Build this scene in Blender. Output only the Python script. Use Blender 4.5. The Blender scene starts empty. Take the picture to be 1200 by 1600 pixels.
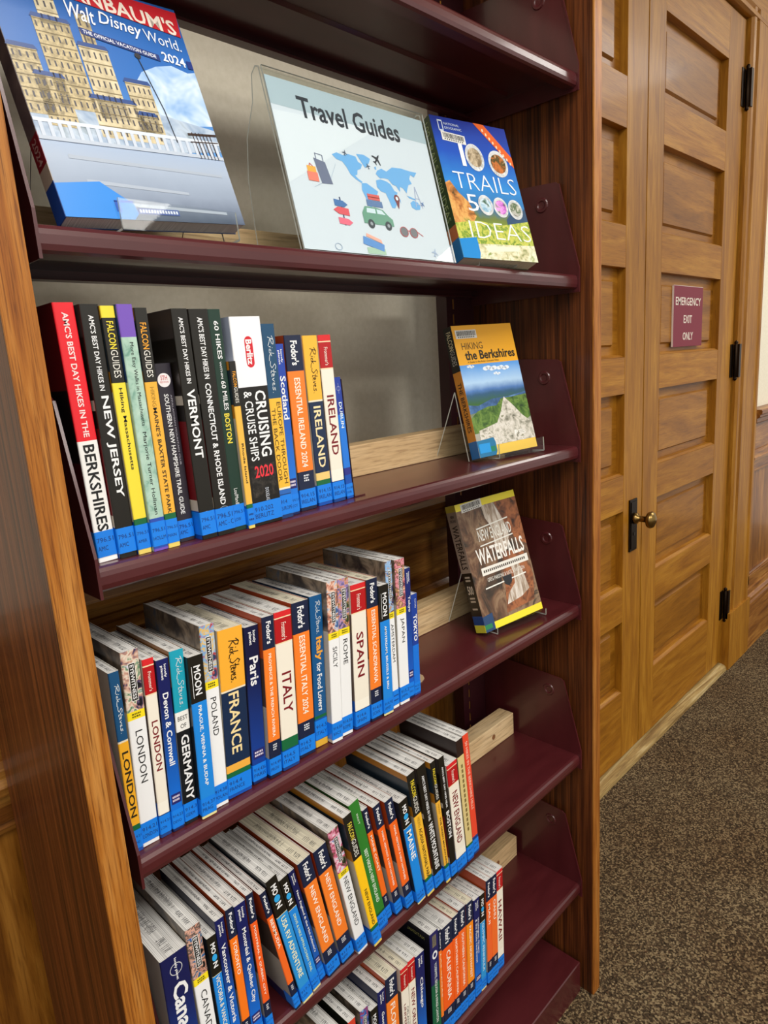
import bpy, bmesh, math, random
from mathutils import Matrix, Vector
from mathutils.geometry import tessellate_polygon

SC = bpy.context.scene
COL = SC.collection

# ------------------------------------------------------------------ camera
cam_d = bpy.data.cameras.new('camera')
cam = bpy.data.objects.new('camera', cam_d)
COL.objects.link(cam)
cam_d.sensor_fit = 'HORIZONTAL'
cam_d.sensor_width = 36.0
cam_d.lens = 1051.92 / 1200.0 * 36.0
cam_d.clip_start = 0.02

def cam_rot(a, b, c):
    ca, sa, cb, sb = math.cos(a), math.sin(a), math.cos(b), math.sin(b)
    f = Vector((sa*cb, ca*cb, sb)); r = Vector((ca, -sa, 0)); u = r.cross(f)
    cc, sc = math.cos(c), math.sin(c)
    return cc*r + sc*u, -sc*r + cc*u, f
_r, _u, _f = cam_rot(0.7822, -0.2117, -0.0664)
cam.matrix_world = Matrix(((_r.x, _u.x, -_f.x, -0.2339), (_r.y, _u.y, -_f.y, -0.6292), (_r.z, _u.z, -_f.z, 1.405), (0, 0, 0, 1)))
SC.camera = cam

# ------------------------------------------------------------------ world, lights, exposure
SC.view_settings.view_transform = 'Standard'
SC.view_settings.look = 'None'
SC.view_settings.gamma = 1.0
SC.view_settings.exposure = 0.0
SC.view_settings.use_curve_mapping = False

world = bpy.data.worlds.new('world'); SC.world = world; world.use_nodes = True
world.node_tree.nodes['Background'].inputs['Color'].default_value = (1.0, 0.95, 0.88, 1)
world.node_tree.nodes['Background'].inputs['Strength'].default_value = 0.78

def area(name, loc, sx, sy, power, col=(1.0, 0.96, 0.9), aim=(0, 0, -1)):
    d = bpy.data.lights.new(name, 'AREA'); d.shape = 'RECTANGLE'; d.size = sx; d.size_y = sy
    d.energy = power; d.color = col
    o = bpy.data.objects.new(name, d); COL.objects.link(o); o.location = loc
    o.rotation_euler = Vector(aim).to_track_quat('-Z', 'Y').to_euler()
    return o
area('ceiling_panel_light', (0.0, -1.45, 3.12), 1.3, 1.3, 64)
area('ceiling_panel_light', (4.0, -1.3, 3.12), 1.3, 1.3, 64)
area('ceiling_panel_light', (1.4, -3.6, 3.12), 1.3, 1.3, 74)
area('ceiling_panel_light', (-2.4, -2.4, 3.12), 1.3, 1.3, 52)

# ------------------------------------------------------------------ materials
def lin(v): return v/12.92 if v <= 0.04045 else ((v+0.055)/1.055)**2.4
def hexc(h):
    h = h.lstrip('#'); return tuple(lin(int(h[i:i+2], 16)/255) for i in (0, 2, 4)) + (1,)

class NT:
    def __init__(s, name, rough=0.5, coat=0.0):
        s.m = bpy.data.materials.new(name); s.m.use_nodes = True
        s.t = s.m.node_tree; s.b = s.t.nodes['Principled BSDF']
        s.b.inputs['Roughness'].default_value = rough
        s.b.inputs['Coat Weight'].default_value = coat
        s.b.inputs['Coat Roughness'].default_value = 0.12
    def n(s, kind, **kw):
        x = s.t.nodes.new(kind)
        for k, v in kw.items():
            if k in x.inputs: x.inputs[k].default_value = v
            else: setattr(x, k, v)
        return x
    def l(s, a, b): s.t.links.new(a, b)
    def coords(s, scale=(1, 1, 1), kind='Object'):
        tc = s.n('ShaderNodeTexCoord'); mp = s.n('ShaderNodeMapping'); mp.inputs['Scale'].default_value = scale
        s.l(tc.outputs[kind], mp.inputs['Vector']); return mp.outputs['Vector']
    def ramp(s, fac, stops, interp='LINEAR'):
        r = s.n('ShaderNodeValToRGB'); r.color_ramp.interpolation = interp; e = r.color_ramp.elements
        while len(e) < len(stops): e.new(0.5)
        for i, (p, c) in enumerate(stops):
            e[i].position = p; e[i].color = hexc(c) if isinstance(c, str) else c
        s.l(fac, r.inputs['Fac']); return r.outputs['Color']
    def mix(s, fac, a, b, mode='MIX'):
        x = s.n('ShaderNodeMix', data_type='RGBA', blend_type=mode)
        for sock, v in ((x.inputs[0], fac), (x.inputs[6], a), (x.inputs[7], b)):
            if hasattr(v, 'is_linked'): s.l(v, sock)
            elif isinstance(v, str): sock.default_value = hexc(v)
            else: sock.default_value = v
        return x.outputs[2]
    def bump(s, h, strength=0.2, dist=0.001):
        b = s.n('ShaderNodeBump'); b.inputs['Strength'].default_value = strength; b.inputs['Distance'].default_value = dist
        s.l(h, b.inputs['Height']); s.l(b.outputs['Normal'], s.b.inputs['Normal'])
    def color(s, c): s.l(c, s.b.inputs['Base Color'])

_M = {}
def M(h, rough=0.34):
    k = (h, rough)
    if k not in _M:
        t = NT('print_' + h.lstrip('#'), rough); t.b.inputs['Base Color'].default_value = hexc(h); _M[k] = t.m
    return _M[k]

def wood(name, dark, mid, light, axis='z', grain=1.0, rough=0.38, bump=0.25, coat=0.25, contrast=1.0, fleck=0.5, spec=0.3):
    """oak: broad figure along the grain, fine rays and short dark pores"""
    t = NT(name, rough, coat); t.b.inputs['Specular IOR Level'].default_value = spec
    def sc(along, across): return {'z': (across, across, along), 'x': (along, across, across), 'y': (across, along, across)}[axis]
    n1 = t.n('ShaderNodeTexNoise', Scale=1.0, Detail=5.0, Roughness=0.6, Distortion=1.2); t.l(t.coords(sc(2.2, 26.0*grain)), n1.inputs['Vector'])
    n2 = t.n('ShaderNodeTexNoise', Scale=1.0, Detail=3.0, Roughness=0.65, Distortion=0.3); t.l(t.coords(sc(14.0, 330.0*grain)), n2.inputs['Vector'])
    n3 = t.n('ShaderNodeTexNoise', Scale=1.0, Detail=2.0); t.l(t.coords(sc(0.8, 5.0)), n3.inputs['Vector'])
    c1 = t.ramp(n1.outputs['Fac'], [(0.5-0.17/contrast, dark), (0.5, mid), (0.5+0.17/contrast, light)])
    c2 = t.ramp(n2.outputs['Fac'], [(0.34, (0.34, 0.24, 0.16, 1)), (0.47, (0.86, 0.82, 0.78, 1)), (0.58, (1.06, 1.05, 1.02, 1))])
    c = t.mix(fleck, c1, c2, 'MULTIPLY')
    c3 = t.ramp(n3.outputs['Fac'], [(0.3, (0.86, 0.83, 0.80, 1)), (0.7, (1.04, 1.03, 1.0, 1))])
    c = t.mix(1.0, c, c3, 'MULTIPLY')
    t.color(c); t.bump(n2.outputs['Fac'], bump, 0.0005)
    return t.m

OAK_DOOR_V = wood('oak_door_vertical', '#8a5810', '#a06c18', '#b48128', 'z', 1.0, 0.5, 0.15, 0.05, 0.9, .35)
OAK_DOOR_H = wood('oak_door_horizontal', '#8a570e', '#a06a15', '#b48026', 'x', 1.0, 0.5, 0.15, 0.05, 0.9, .35)
OAK_PANEL = wood('oak_door_panel', '#7f500a', '#966212', '#ac7722', 'x', 0.7, 0.46, 0.15, 0.1, 0.9, .35)
OAK_TRIM = wood('oak_wainscot_horizontal', '#704218', '#925e26', '#b4803c', 'x', 0.9, 0.40, 0.2, 0.15, 1.1, .5)
OAK_TRIM_V = wood('oak_wainscot_vertical', '#6c4012', '#8a581c', '#a6722e', 'z', 0.9, 0.40, 0.2, 0.15, 1.1, .5)
OAK_SIDE = wood('oak_end_panel_stained', '#2c1409', '#5a2e13', '#7c4620', 'z', 4.2, 0.45, 0.35, 0.12, 1.0, .8)
OAK_EDGE = wood('oak_end_panel_edge', '#8c5018', '#a86a26', '#bf8642', 'z', 1.6, 0.5, 0.4, 0.05, 1.0, .8)
PINE = wood('pine_strip', '#cfae80', '#dfc296', '#ecd4ac', 'x', 0.7, 0.7, 0.1, 0.0, 0.6)

def mk_metal():
    t = NT('maroon_shelf_enamel', 0.34, 0.35)
    v = t.coords((260, 260, 260)); n = t.n('ShaderNodeTexNoise', Scale=1.0, Detail=1.0); t.l(v, n.inputs['Vector'])
    v2 = t.coords((9, 30, 9)); n2 = t.n('ShaderNodeTexNoise', Scale=1.0, Detail=3.0); t.l(v2, n2.inputs['Vector'])
    t.color(t.ramp(n2.outputs['Fac'], [(0.3, '#451519'), (0.7, '#501c20')]))
    t.bump(n.outputs['Fac'], 0.05, 0.0004); return t.m
MAROON = mk_metal()
def mk_dark():
    t = NT('dark_maroon_upright', 0.4, 0.2); t.b.inputs['Base Color'].default_value = hexc('#38131a'); return t.m
UPRIGHT = mk_dark()
def mk_plaster():
    t = NT('cream_plaster', 0.8)
    v = t.coords((90, 90, 90)); n = t.n('ShaderNodeTexNoise', Scale=1.0, Detail=4.0, Roughness=0.6); t.l(v, n.inputs['Vector'])
    t.color(t.ramp(n.outputs['Fac'], [(0.3, '#e2dcc8'), (0.7, '#ece6d4')])); t.bump(n.outputs['Fac'], 0.25, 0.001); return t.m
PLASTER = mk_plaster()
def mk_carpet():
    t = NT('speckled_brown_carpet', 0.95)
    t.b.inputs['Specular IOR Level'].default_value = 0.1
    v = t.coords((1, 1, 1))
    vo = t.n('ShaderNodeTexVoronoi', Scale=260.0); t.l(v, vo.inputs['Vector'])
    sep = t.n('ShaderNodeSeparateColor'); t.l(vo.outputs['Color'], sep.inputs[0])
    n = t.n('ShaderNodeTexNoise', Scale=170.0, Detail=3.0, Roughness=0.7); t.l(v, n.inputs['Vector'])
    c1 = t.ramp(sep.outputs[0], [(0.0, '#120d09'), (0.35, '#2c2119'), (0.6, '#574633'), (0.88, '#9c8a6a'), (0.97, '#8a7a5c'), (1.0, '#4a2a1e')])
    c2 = t.ramp(n.outputs['Fac'], [(0.35, '#221a13'), (0.65, '#7d6c52')])
    n3 = t.n('ShaderNodeTexNoise', Scale=3.0, Detail=2.0); t.l(v, n3.inputs['Vector'])
    c = t.mix(0.3, c1, c2)
    c4 = t.ramp(n3.outputs['Fac'], [(0.35, (0.85, 0.78, 0.72, 1)), (0.65, (1, 1, 1, 1))])
    t.color(t.mix(1.0, c, c4, 'MULTIPLY')); t.bump(n.outputs['Fac'], 0.9, 0.004); return t.m
CARPET = mk_carpet()
def mk_pages(name, a, b):
    t = NT(name, 0.75)
    v = t.coords((1400, 6, 6)); n = t.n('ShaderNodeTexNoise', Scale=1.0, Detail=2.0, Roughness=0.7); t.l(v, n.inputs['Vector'])
    t.color(t.ramp(n.outputs['Fac'], [(0.33, a), (0.62, b)])); t.bump(n.outputs['Fac'], 0.3, 0.0003); return t.m
PG_WHITE = mk_pages('paper_edge_white', '#a3a2a0', '#ecebe8')
PG_CREAM = mk_pages('paper_edge_cream', '#aaa28c', '#e8e1cb')
def mk_acrylic():
    m = bpy.data.materials.new('clear_acrylic'); m.use_nodes = True; t = m.node_tree; t.nodes.clear()
    o = t.nodes.new('ShaderNodeOutputMaterial'); mx = t.nodes.new('ShaderNodeMixShader')
    tr = t.nodes.new('ShaderNodeBsdfTransparent'); gl = t.nodes.new('ShaderNodeBsdfGlossy'); lw = t.nodes.new('ShaderNodeLayerWeight'); pw = t.nodes.new('ShaderNodeMath'); fr = t.nodes.new('ShaderNodeMath')
    tr.inputs['Color'].default_value = (0.965, 0.975, 0.97, 1); gl.inputs['Roughness'].default_value = 0.03
    lw.inputs['Blend'].default_value = 0.5; pw.operation = 'POWER'; pw.inputs[1].default_value = 4.0; fr.operation = 'MULTIPLY_ADD'; fr.inputs[1].default_value = 0.45; fr.inputs[2].default_value = 0.018
    t.links.new(lw.outputs['Facing'], pw.inputs[0]); t.links.new(pw.outputs[0], fr.inputs[0])
    t.links.new(fr.outputs[0], mx.inputs[0]); t.links.new(tr.outputs[0], mx.inputs[1]); t.links.new(gl.outputs[0], mx.inputs[2])
    t.links.new(mx.outputs[0], o.inputs['Surface']); return m
ACRYLIC = mk_acrylic()
def mk_edge():
    t = NT('acrylic_cut_edge', 0.2); t.b.inputs['Base Color'].default_value = hexc('#c9cfc9'); return t.m
ACR_EDGE = mk_edge()
def metal(name, h, rough):
    t = NT(name, rough); t.b.inputs['Base Color'].default_value = hexc(h); t.b.inputs['Metallic'].default_value = 1.0
    v = t.coords((120, 120, 120)); n = t.n('ShaderNodeTexNoise', Scale=1.0, Detail=3.0); t.l(v, n.inputs['Vector']); t.bump(n.outputs['Fac'], 0.3, 0.0005)
    return t.m
IRON = metal('dark_bronze_hardware', '#2e241c', 0.42)
BRASS = metal('aged_brass', '#8a7142', 0.3)

_A = {}
def art(name, cols, scale=60.0, stretch=(1, 1, 1), rough=0.34, detail=3.0, dist=0.5):
    """mottled printed picture: a noise run through a list of colours"""
    if name in _A: return _A[name]
    t = NT('picture_' + name, rough)
    v = t.coords(stretch)
    n = t.n('ShaderNodeTexNoise', Scale=scale, Detail=detail, Roughness=0.65, Distortion=dist); t.l(v, n.inputs['Vector'])
    k = len(cols)
    t.color(t.ramp(n.outputs['Fac'], [(0.3+0.4*i/(k-1), c) for i, c in enumerate(cols)], 'LINEAR'))
    _A[name] = t.m; return t.m
def grad(name, stops, h, amp=0.0, scale=30.0, rough=0.3, axis=2, z0=0.0):
    """vertical colour gradient printed on a cover, z from 0 to h in object space, optionally ragged"""
    t = NT('picture_' + name, rough)
    tc = t.n('ShaderNodeTexCoord'); sp = t.n('ShaderNodeSeparateXYZ'); t.l(tc.outputs['Object'], sp.inputs[0])
    ma = t.n('ShaderNodeMath', operation='MULTIPLY_ADD'); t.l(sp.outputs[axis], ma.inputs[0]); ma.inputs[1].default_value = 1.0/h; ma.inputs[2].default_value = -z0/h
    out = ma.outputs[0]
    if amp:
        n = t.n('ShaderNodeTexNoise', Scale=scale, Detail=4.0, Roughness=0.6); t.l(tc.outputs['Object'], n.inputs['Vector'])
        m2 = t.n('ShaderNodeMath', operation='MULTIPLY_ADD'); t.l(n.outputs['Fac'], m2.inputs[0]); m2.inputs[1].default_value = amp; m2.inputs[2].default_value = -amp/2
        m3 = t.n('ShaderNodeMath', operation='ADD'); t.l(out, m3.inputs[0]); t.l(m2.outputs[0], m3.inputs[1]); out = m3.outputs[0]
    t.color(t.ramp(out, stops)); return t.m

# ------------------------------------------------------------------ mesh helpers
class MB:
    def __init__(s): s.v = []; s.f = []; s.mi = []; s.m = []
    def mat(s, m):
        if m not in s.m: s.m.append(m)
        return s.m.index(m)
    def face(s, pts, m):
        n = len(s.v); s.v += [tuple(p) for p in pts]; s.f.append(tuple(range(n, n+len(pts)))); s.mi.append(s.mat(m))
    def tris(s, pts, tri, m):
        n = len(s.v); s.v += pts; k = s.mat(m)
        for t in tri: s.f.append(tuple(n+i for i in t)); s.mi.append(k)
    def box(s, a, b, m, bev=0.0):
        x0, y0, z0 = a; x1, y1, z1 = b
        if bev > 0:
            bm = bmesh.new(); bmesh.ops.create_cube(bm, size=1.0)
            for v in bm.verts: v.co = Vector(((x0+x1)/2+v.co.x*(x1-x0), (y0+y1)/2+v.co.y*(y1-y0), (z0+z1)/2+v.co.z*(z1-z0)))
            bmesh.ops.bevel(bm, geom=list(bm.edges), offset=bev, segments=2, affect='EDGES', profile=0.6)
            s.add_bm(bm, m); return
        P = [(x0,y0,z0),(x1,y0,z0),(x1,y1,z0),(x0,y1,z0),(x0,y0,z1),(x1,y0,z1),(x1,y1,z1),(x0,y1,z1)]
        for q in ((0,3,2,1),(4,5,6,7),(0,1,5,4),(1,2,6,5),(2,3,7,6),(3,0,4,7)): s.face([P[i] for i in q], m)
    def add_bm(s, bm, m):
        n = len(s.v); bm.verts.index_update(); k = s.mat(m)
        s.v += [tuple(v.co) for v in bm.verts]
        for f in bm.faces: s.f.append(tuple(n+v.index for v in f.verts)); s.mi.append(k)
        bm.free()
    def prism(s, prof, x0, x1, m, axis='x', mcap=None):
        """extrude a closed 2D outline along an axis; prof in (y,z) for x, (x,z) for y, (x,y) for z"""
        def P(p, t):
            return {'x': (t, p[0], p[1]), 'y': (p[0], t, p[1]), 'z': (p[0], p[1], t)}[axis]
        n = len(prof)
        for i in range(n):
            a, b = prof[i], prof[(i+1) % n]
            s.face([P(a, x0), P(b, x0), P(b, x1), P(a, x1)], m)
        tri = tessellate_polygon([[Vector((p[0], p[1], 0)) for p in prof]])
        for t in (x0, x1):
            s.tris([P(p, t) for p in prof], [tuple(q) for q in tri], mcap or m)
    def cyl(s, c, r, h, m, axis='z', seg=20, r2=None):
        r2 = r if r2 is None else r2
        def P(a, q, t):
            u, w = q*math.cos(a), q*math.sin(a)
            return {'z': (c[0]+u, c[1]+w, c[2]+t), 'y': (c[0]+u, c[1]+t, c[2]+w), 'x': (c[0]+t, c[1]+u, c[2]+w)}[axis]
        A = [2*math.pi*i/seg for i in range(seg)]
        for i in range(seg):
            a, b = A[i], A[(i+1) % seg]; s.face([P(a, r, 0), P(b, r, 0), P(b, r2, h), P(a, r2, h)], m)
        s.face([P(a, r, 0) for a in A], m); s.face([P(a, r2, h) for a in A], m)
    def lathe(s, c, prof, m, axis='y', seg=24):
        for (t0, r0), (t1, r1) in zip(prof, prof[1:]):
            for i in range(seg):
                a, b = 2*math.pi*i/seg, 2*math.pi*(i+1)/seg
                Q = []
                for (t, r, an) in ((t0, r0, a), (t0, r0, b), (t1, r1, b), (t1, r1, a)):
                    u, w = r*math.cos(an), r*math.sin(an)
                    Q.append((c[0]+u, c[1]+t, c[2]+w) if axis == 'y' else (c[0]+u, c[1]+w, c[2]+t))
                s.face(Q, m)
    def build(s, name, parent=None, smooth=False, fix=True):
        me = bpy.data.meshes.new(name); me.from_pydata(s.v, [], s.f)
        for m in s.m: me.materials.append(m)
        me.polygons.foreach_set('material_index', s.mi)
        if fix:
            bm = bmesh.new(); bm.from_mesh(me); bmesh.ops.remove_doubles(bm, verts=bm.verts, dist=1e-6)
            bmesh.ops.recalc_face_normals(bm, faces=bm.faces); bm.to_mesh(me); bm.free()
        if smooth: me.shade_smooth()
        me.update()
        o = bpy.data.objects.new(name, me); COL.objects.link(o)
        if parent is not None: o.parent = parent
        return o

def empty(name, loc=(0, 0, 0), mat=None):
    o = bpy.data.objects.new(name, None); COL.objects.link(o)
    o.empty_display_size = 0.02
    if mat is not None: o.matrix_world = mat
    else: o.location = loc
    return o
def tag(o, label, cat, group=None):
    o['label'] = label; o['category'] = cat
    if group: o['group'] = group
    return o
def struct(o): o['kind'] = 'structure'; return o

# ------------------------------------------------------------------ lettering
_G = {}
def glyphs(txt, bold=0.0, shear=0.0):
    k = (txt, bold, shear)
    if k in _G: return _G[k]
    cu = bpy.data.curves.new('t', 'FONT'); cu.body = txt; cu.offset = bold; cu.shear = shear
    cu.resolution_u = 2; cu.fill_mode = 'FRONT'
    ob = bpy.data.objects.new('t', cu)
    me = bpy.data.meshes.new_from_object(ob)
    V = [(v.co.x, v.co.y) for v in me.vertices]; F = [tuple(p.vertices) for p in me.polygons]
    bpy.data.objects.remove(ob); bpy.data.curves.remove(cu); bpy.data.meshes.remove(me)
    if V:
        x0 = min(v[0] for v in V); x1 = max(v[0] for v in V); y0 = min(v[1] for v in V); y1 = max(v[1] for v in V)
        V = [((a-x0)/max(x1-x0, 1e-6), (b-y0)/max(y1-y0, 1e-6)) for a, b in V]
        asp = (x1-x0)/max(y1-y0, 1e-6)
    else: asp = 1
    _G[k] = (V, F, asp); return _G[k]

# handwriting strokes for the signature "Rick Steves" in a 0..1 x 0..1 box
SIG = [[(.03,.75),(.10,.92),(.17,.86),(.16,.70),(.07,.55),(.12,.45),(.19,.28)], [(.09,.88),(.05,.30)], [(.215,.55),(.205,.35)], [(.225,.72),(.228,.70)],
       [(.285,.52),(.25,.50),(.245,.36),(.285,.34)], [(.32,.85),(.305,.32)], [(.36,.55),(.315,.46),(.37,.30),(.44,.26)],
       [(.58,.82),(.53,.92),(.49,.80),(.53,.62),(.56,.46),(.51,.30),(.45,.36)], [(.63,.85),(.605,.34),(.64,.30)], [(.58,.62),(.68,.64)],
       [(.655,.45),(.70,.50),(.69,.60),(.655,.52),(.665,.36),(.705,.34)], [(.73,.58),(.745,.34),(.785,.60)], [(.80,.45),(.84,.50),(.83,.60),(.80,.52),(.81,.36),(.85,.34)],
       [(.93,.60),(.885,.58),(.895,.48),(.93,.42),(.91,.32),(.87,.34)], [(.965,.33),(.97,.31)]]

class Decal:
    """flat print laid on a face; mp(u, v, lift) gives the 3D point, u and v in metres on the face"""
    def __init__(s, mp): s.mp = mp; s.b = MB()
    def poly(s, pts, m, lay=1):
        if isinstance(m, str): m = M(m)
        tri = tessellate_polygon([[Vector((p[0], p[1], 0)) for p in pts]])
        s.b.tris([s.mp(p[0], p[1], lay*0.00012) for p in pts], [tuple(t) for t in tri], m)
    def rect(s, u0, v0, u1, v1, m, lay=1): s.poly([(u0, v0), (u1, v0), (u1, v1), (u0, v1)], m, lay)
    def disc(s, u, v, r, m, lay=1, ry=None, n=24):
        ry = r if ry is None else ry
        s.poly([(u+r*math.cos(2*math.pi*i/n), v+ry*math.sin(2*math.pi*i/n)) for i in range(n)], m, lay)
    def ring(s, u, v, r, w, m, lay=1, ry=None, n=28):
        ry = r if ry is None else ry
        P = [(u+r*math.cos(2*math.pi*i/n), v+ry*math.sin(2*math.pi*i/n)) for i in range(n+1)]; s.stroke(P, w, m, lay)
    def stroke(s, pts, w, m, lay=1):
        if isinstance(m, str): m = M(m)
        for (a, b), (c, d) in zip(pts, pts[1:]):
            L = math.hypot(c-a, d-b) or 1e-6; nx, ny = -(d-b)/L*w/2, (c-a)/L*w/2; ex, ey = (c-a)/L*w*0.3, (d-b)/L*w*0.3
            s.b.face([s.mp(a+nx-ex, b+ny-ey, lay*0.00012), s.mp(a-nx-ex, b-ny-ey, lay*0.00012), s.mp(c-nx+ex, d-ny+ey, lay*0.00012), s.mp(c+nx+ex, d+ny+ey, lay*0.00012)], m)
    def text(s, txt, u0, v0, u1, v1, m, lay=2, bold=0.0, shear=0.0, down=False):
        """fit txt into the box; down=True: the line runs from v1 (top) to v0 with letter tops facing +u"""
        if isinstance(m, str): m = M(m)
        V, F, _ = glyphs(txt, bold, shear)
        if down: P = [s.mp(u0+b*(u1-u0), v1-a*(v1-v0), lay*0.00012) for a, b in V]
        else: P = [s.mp(u0+a*(u1-u0), v0+b*(v1-v0), lay*0.00012) for a, b in V]
        s.b.tris(P, F, m)
    def sig(s, u0, v0, u1, v1, m, w=0.0007, lay=2):
        for st in SIG: s.stroke([(u0+b*(u1-u0), v1-a*(v1-v0)) for a, b in st], w, m, lay)
    def build(s, name, parent):
        o = s.b.build(name, parent, fix=False); o['kind'] = 'stuff'; return o     # many small printed shapes, one part

# ================================================================== THE ROOM
D = 0.315                      # face of the door leaves
ZS = {0: 1.8686, 1: 1.5435, 2: 1.2367, 3: 0.9213, 4: 0.5923, 5: 0.2814, 6: 0.0772}

b = MB(); b.box((-3.5, -5.0, -0.05), (5.5, 0.45, 0.0), CARPET); struct(b.build('floor'))
b = MB(); b.box((-3.5, -5.0, 3.2), (5.5, 0.45, 3.25), PLASTER); struct(b.build('ceiling'))
b = MB()
for x0, x1, z0, z1 in ((-3.5, 1.07, 0, 3.2), (2.74, 5.5, 0, 3.2), (1.07, 2.74, 2.57, 3.2)): b.box((x0, 0.335, z0), (x1, 0.45, z1), PLASTER)
struct(b.build('wall_back'))

def wainscot(name, x0, x1, stiles):
    """cap, mouldings, frieze boards, rail, tall panels between stiles and base board, all on the back wall"""
    root = struct(empty(name, (x0, 0.335, 0)))
    def put(nm, mb):
        o = mb.build(nm, root); o.matrix_parent_inverse = Matrix.Translation((-x0, -0.335, 0)); return o
    W = 0.336
    b = MB(); b.prism([(W, 1.118), (0.272, 1.118), (0.268, 1.112), (0.268, 1.100), (0.276, 1.094), (0.276, 1.086), (0.288, 1.078), (0.288, 1.062), (0.298, 1.054), (W, 1.054)], x0, x1, OAK_TRIM); put('cap', b)
    xs = [x0] + [s for s in stiles if x0 < s < x1] + [x1]
    for i in range(len(xs)-1):
        a, c = xs[i]+0.002, xs[i+1]-0.002
        b = MB(); b.box((a, 0.308, 0.935), (c, W, 1.054), OAK_TRIM); put('frieze_board', b)
        b = MB(); b.box((a+0.055, 0.318, 0.345), (c-0.055, W, 0.845), OAK_TRIM_V); put('panel', b)
        b = MB()
        for q0, q1, r0, r1 in ((a+0.052, c-0.052, 0.832, 0.848), (a+0.052, c-0.052, 0.342, 0.358)): b.prism([(W, r0), (0.309, r0), (0.306, (r0+r1)/2), (0.309, r1), (W, r1)], q0, q1, OAK_TRIM)
        put('panel_moulding', b)
    b = MB(); b.prism([(W, 0.850), (0.304, 0.850), (0.304, 0.885), (0.290, 0.893), (0.288, 0.905), (0.296, 0.914), (0.296, 0.925), (0.304, 0.935), (W, 0.935)], x0, x1, OAK_TRIM); put('rail', b)
    for s in xs:
        a, c = max(x0, s-0.055), min(x1, s+0.055)
        b = MB(); b.box((a, 0.303, 0.30), (c, W, 0.85), OAK_TRIM_V, 0.002); put('stile', b)
    b = MB(); b.box((x0, 0.303, 0.29), (x1, W, 0.345), OAK_TRIM, 0.002); put('bottom_rail', b)
    b = MB(); b.prism([(W, 0.0), (0.280, 0.0), (0.280, 0.225), (0.284, 0.236), (0.284, 0.248), (0.294, 0.262), (0.296, 0.285), (W, 0.292)], x0, x1, OAK_TRIM); put('base_board', b)
    return root
wainscot('trim_1', -3.5, 0.972, [-2.6, -1.7, -0.62, 0.03, 0.55])
wainscot('trim_2', 3.005, 5.5, [3.6, 4.3, 5.0])

# door casing
root = struct(empty('trim_3', (1.9, 0.33, 0)))
def putr(nm, mb, root=root, loc=(1.9, 0.33, 0), smooth=False):
    o = mb.build(nm, root, smooth); o.matrix_parent_inverse = Matrix.Translation((-loc[0], -loc[1], -loc[2])); return o
for sgn, xa in ((1, 2.742), (-1, 1.082)):
    def X(d): return xa + (d if sgn > 0 else -d*0.40)
    b = MB(); b.prism([(X(0), 0.42), (X(0), 0.300), (X(0.012), 0.292), (X(0.03), 0.290), (X(0.045), 0.299), (X(0.055), 0.299), (X(0.062), 0.289), (X(0.205), 0.289), (X(0.216), 0.283), (X(0.236), 0.283), (X(0.243), 0.300), (X(0.262), 0.302), (X(0.262), 0.36), (X(0.05), 0.42)], 0.262, 2.60, OAK_DOOR_V, 'z'); putr('casing_upright', b)
    b = MB(); b.prism([(min(X(-0.004), X(0.262)), 0.336), (min(X(-0.004), X(0.262)), 0.279), (max(X(-0.004), X(0.262)), 0.279), (max(X(-0.004), X(0.262)), 0.336)], 0.0, 0.262, OAK_DOOR_V, 'z'); putr('plinth_block', b)
b = MB(); b.prism([(0.42, 2.562), (0.300, 2.562), (0.288, 2.566), (0.288, 2.58), (0.30, 2.588), (0.289, 2.60), (0.289, 2.74), (0.262, 2.75), (0.240, 2.78), (0.235, 2.80), (0.336, 2.80), (0.336, 2.62), (0.42, 2.60)], 0.97, 3.02, OAK_DOOR_H); putr('casing_head', b)
b = MB(); b.box((1.9102, D+0.004, 0.034), (1.9158, D+0.040, 2.555), M('#140c06', 0.9)); putr('gap_shade_strip', b)  # added near-black strip, stands in for the shade in the gap between leaves
THR = wood('worn_oak_threshold', '#7c6238', '#a58c58', '#c2b083', 'x', 1.2, 0.7, 0.4, 0.0, 1.2)
b = MB(); b.prism([(0.37, 0.0), (0.284, 0.0), (0.286, 0.012), (0.294, 0.021), (0.310, 0.025), (0.37, 0.025)], 1.082, 2.742, THR); putr('threshold', b)

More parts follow.
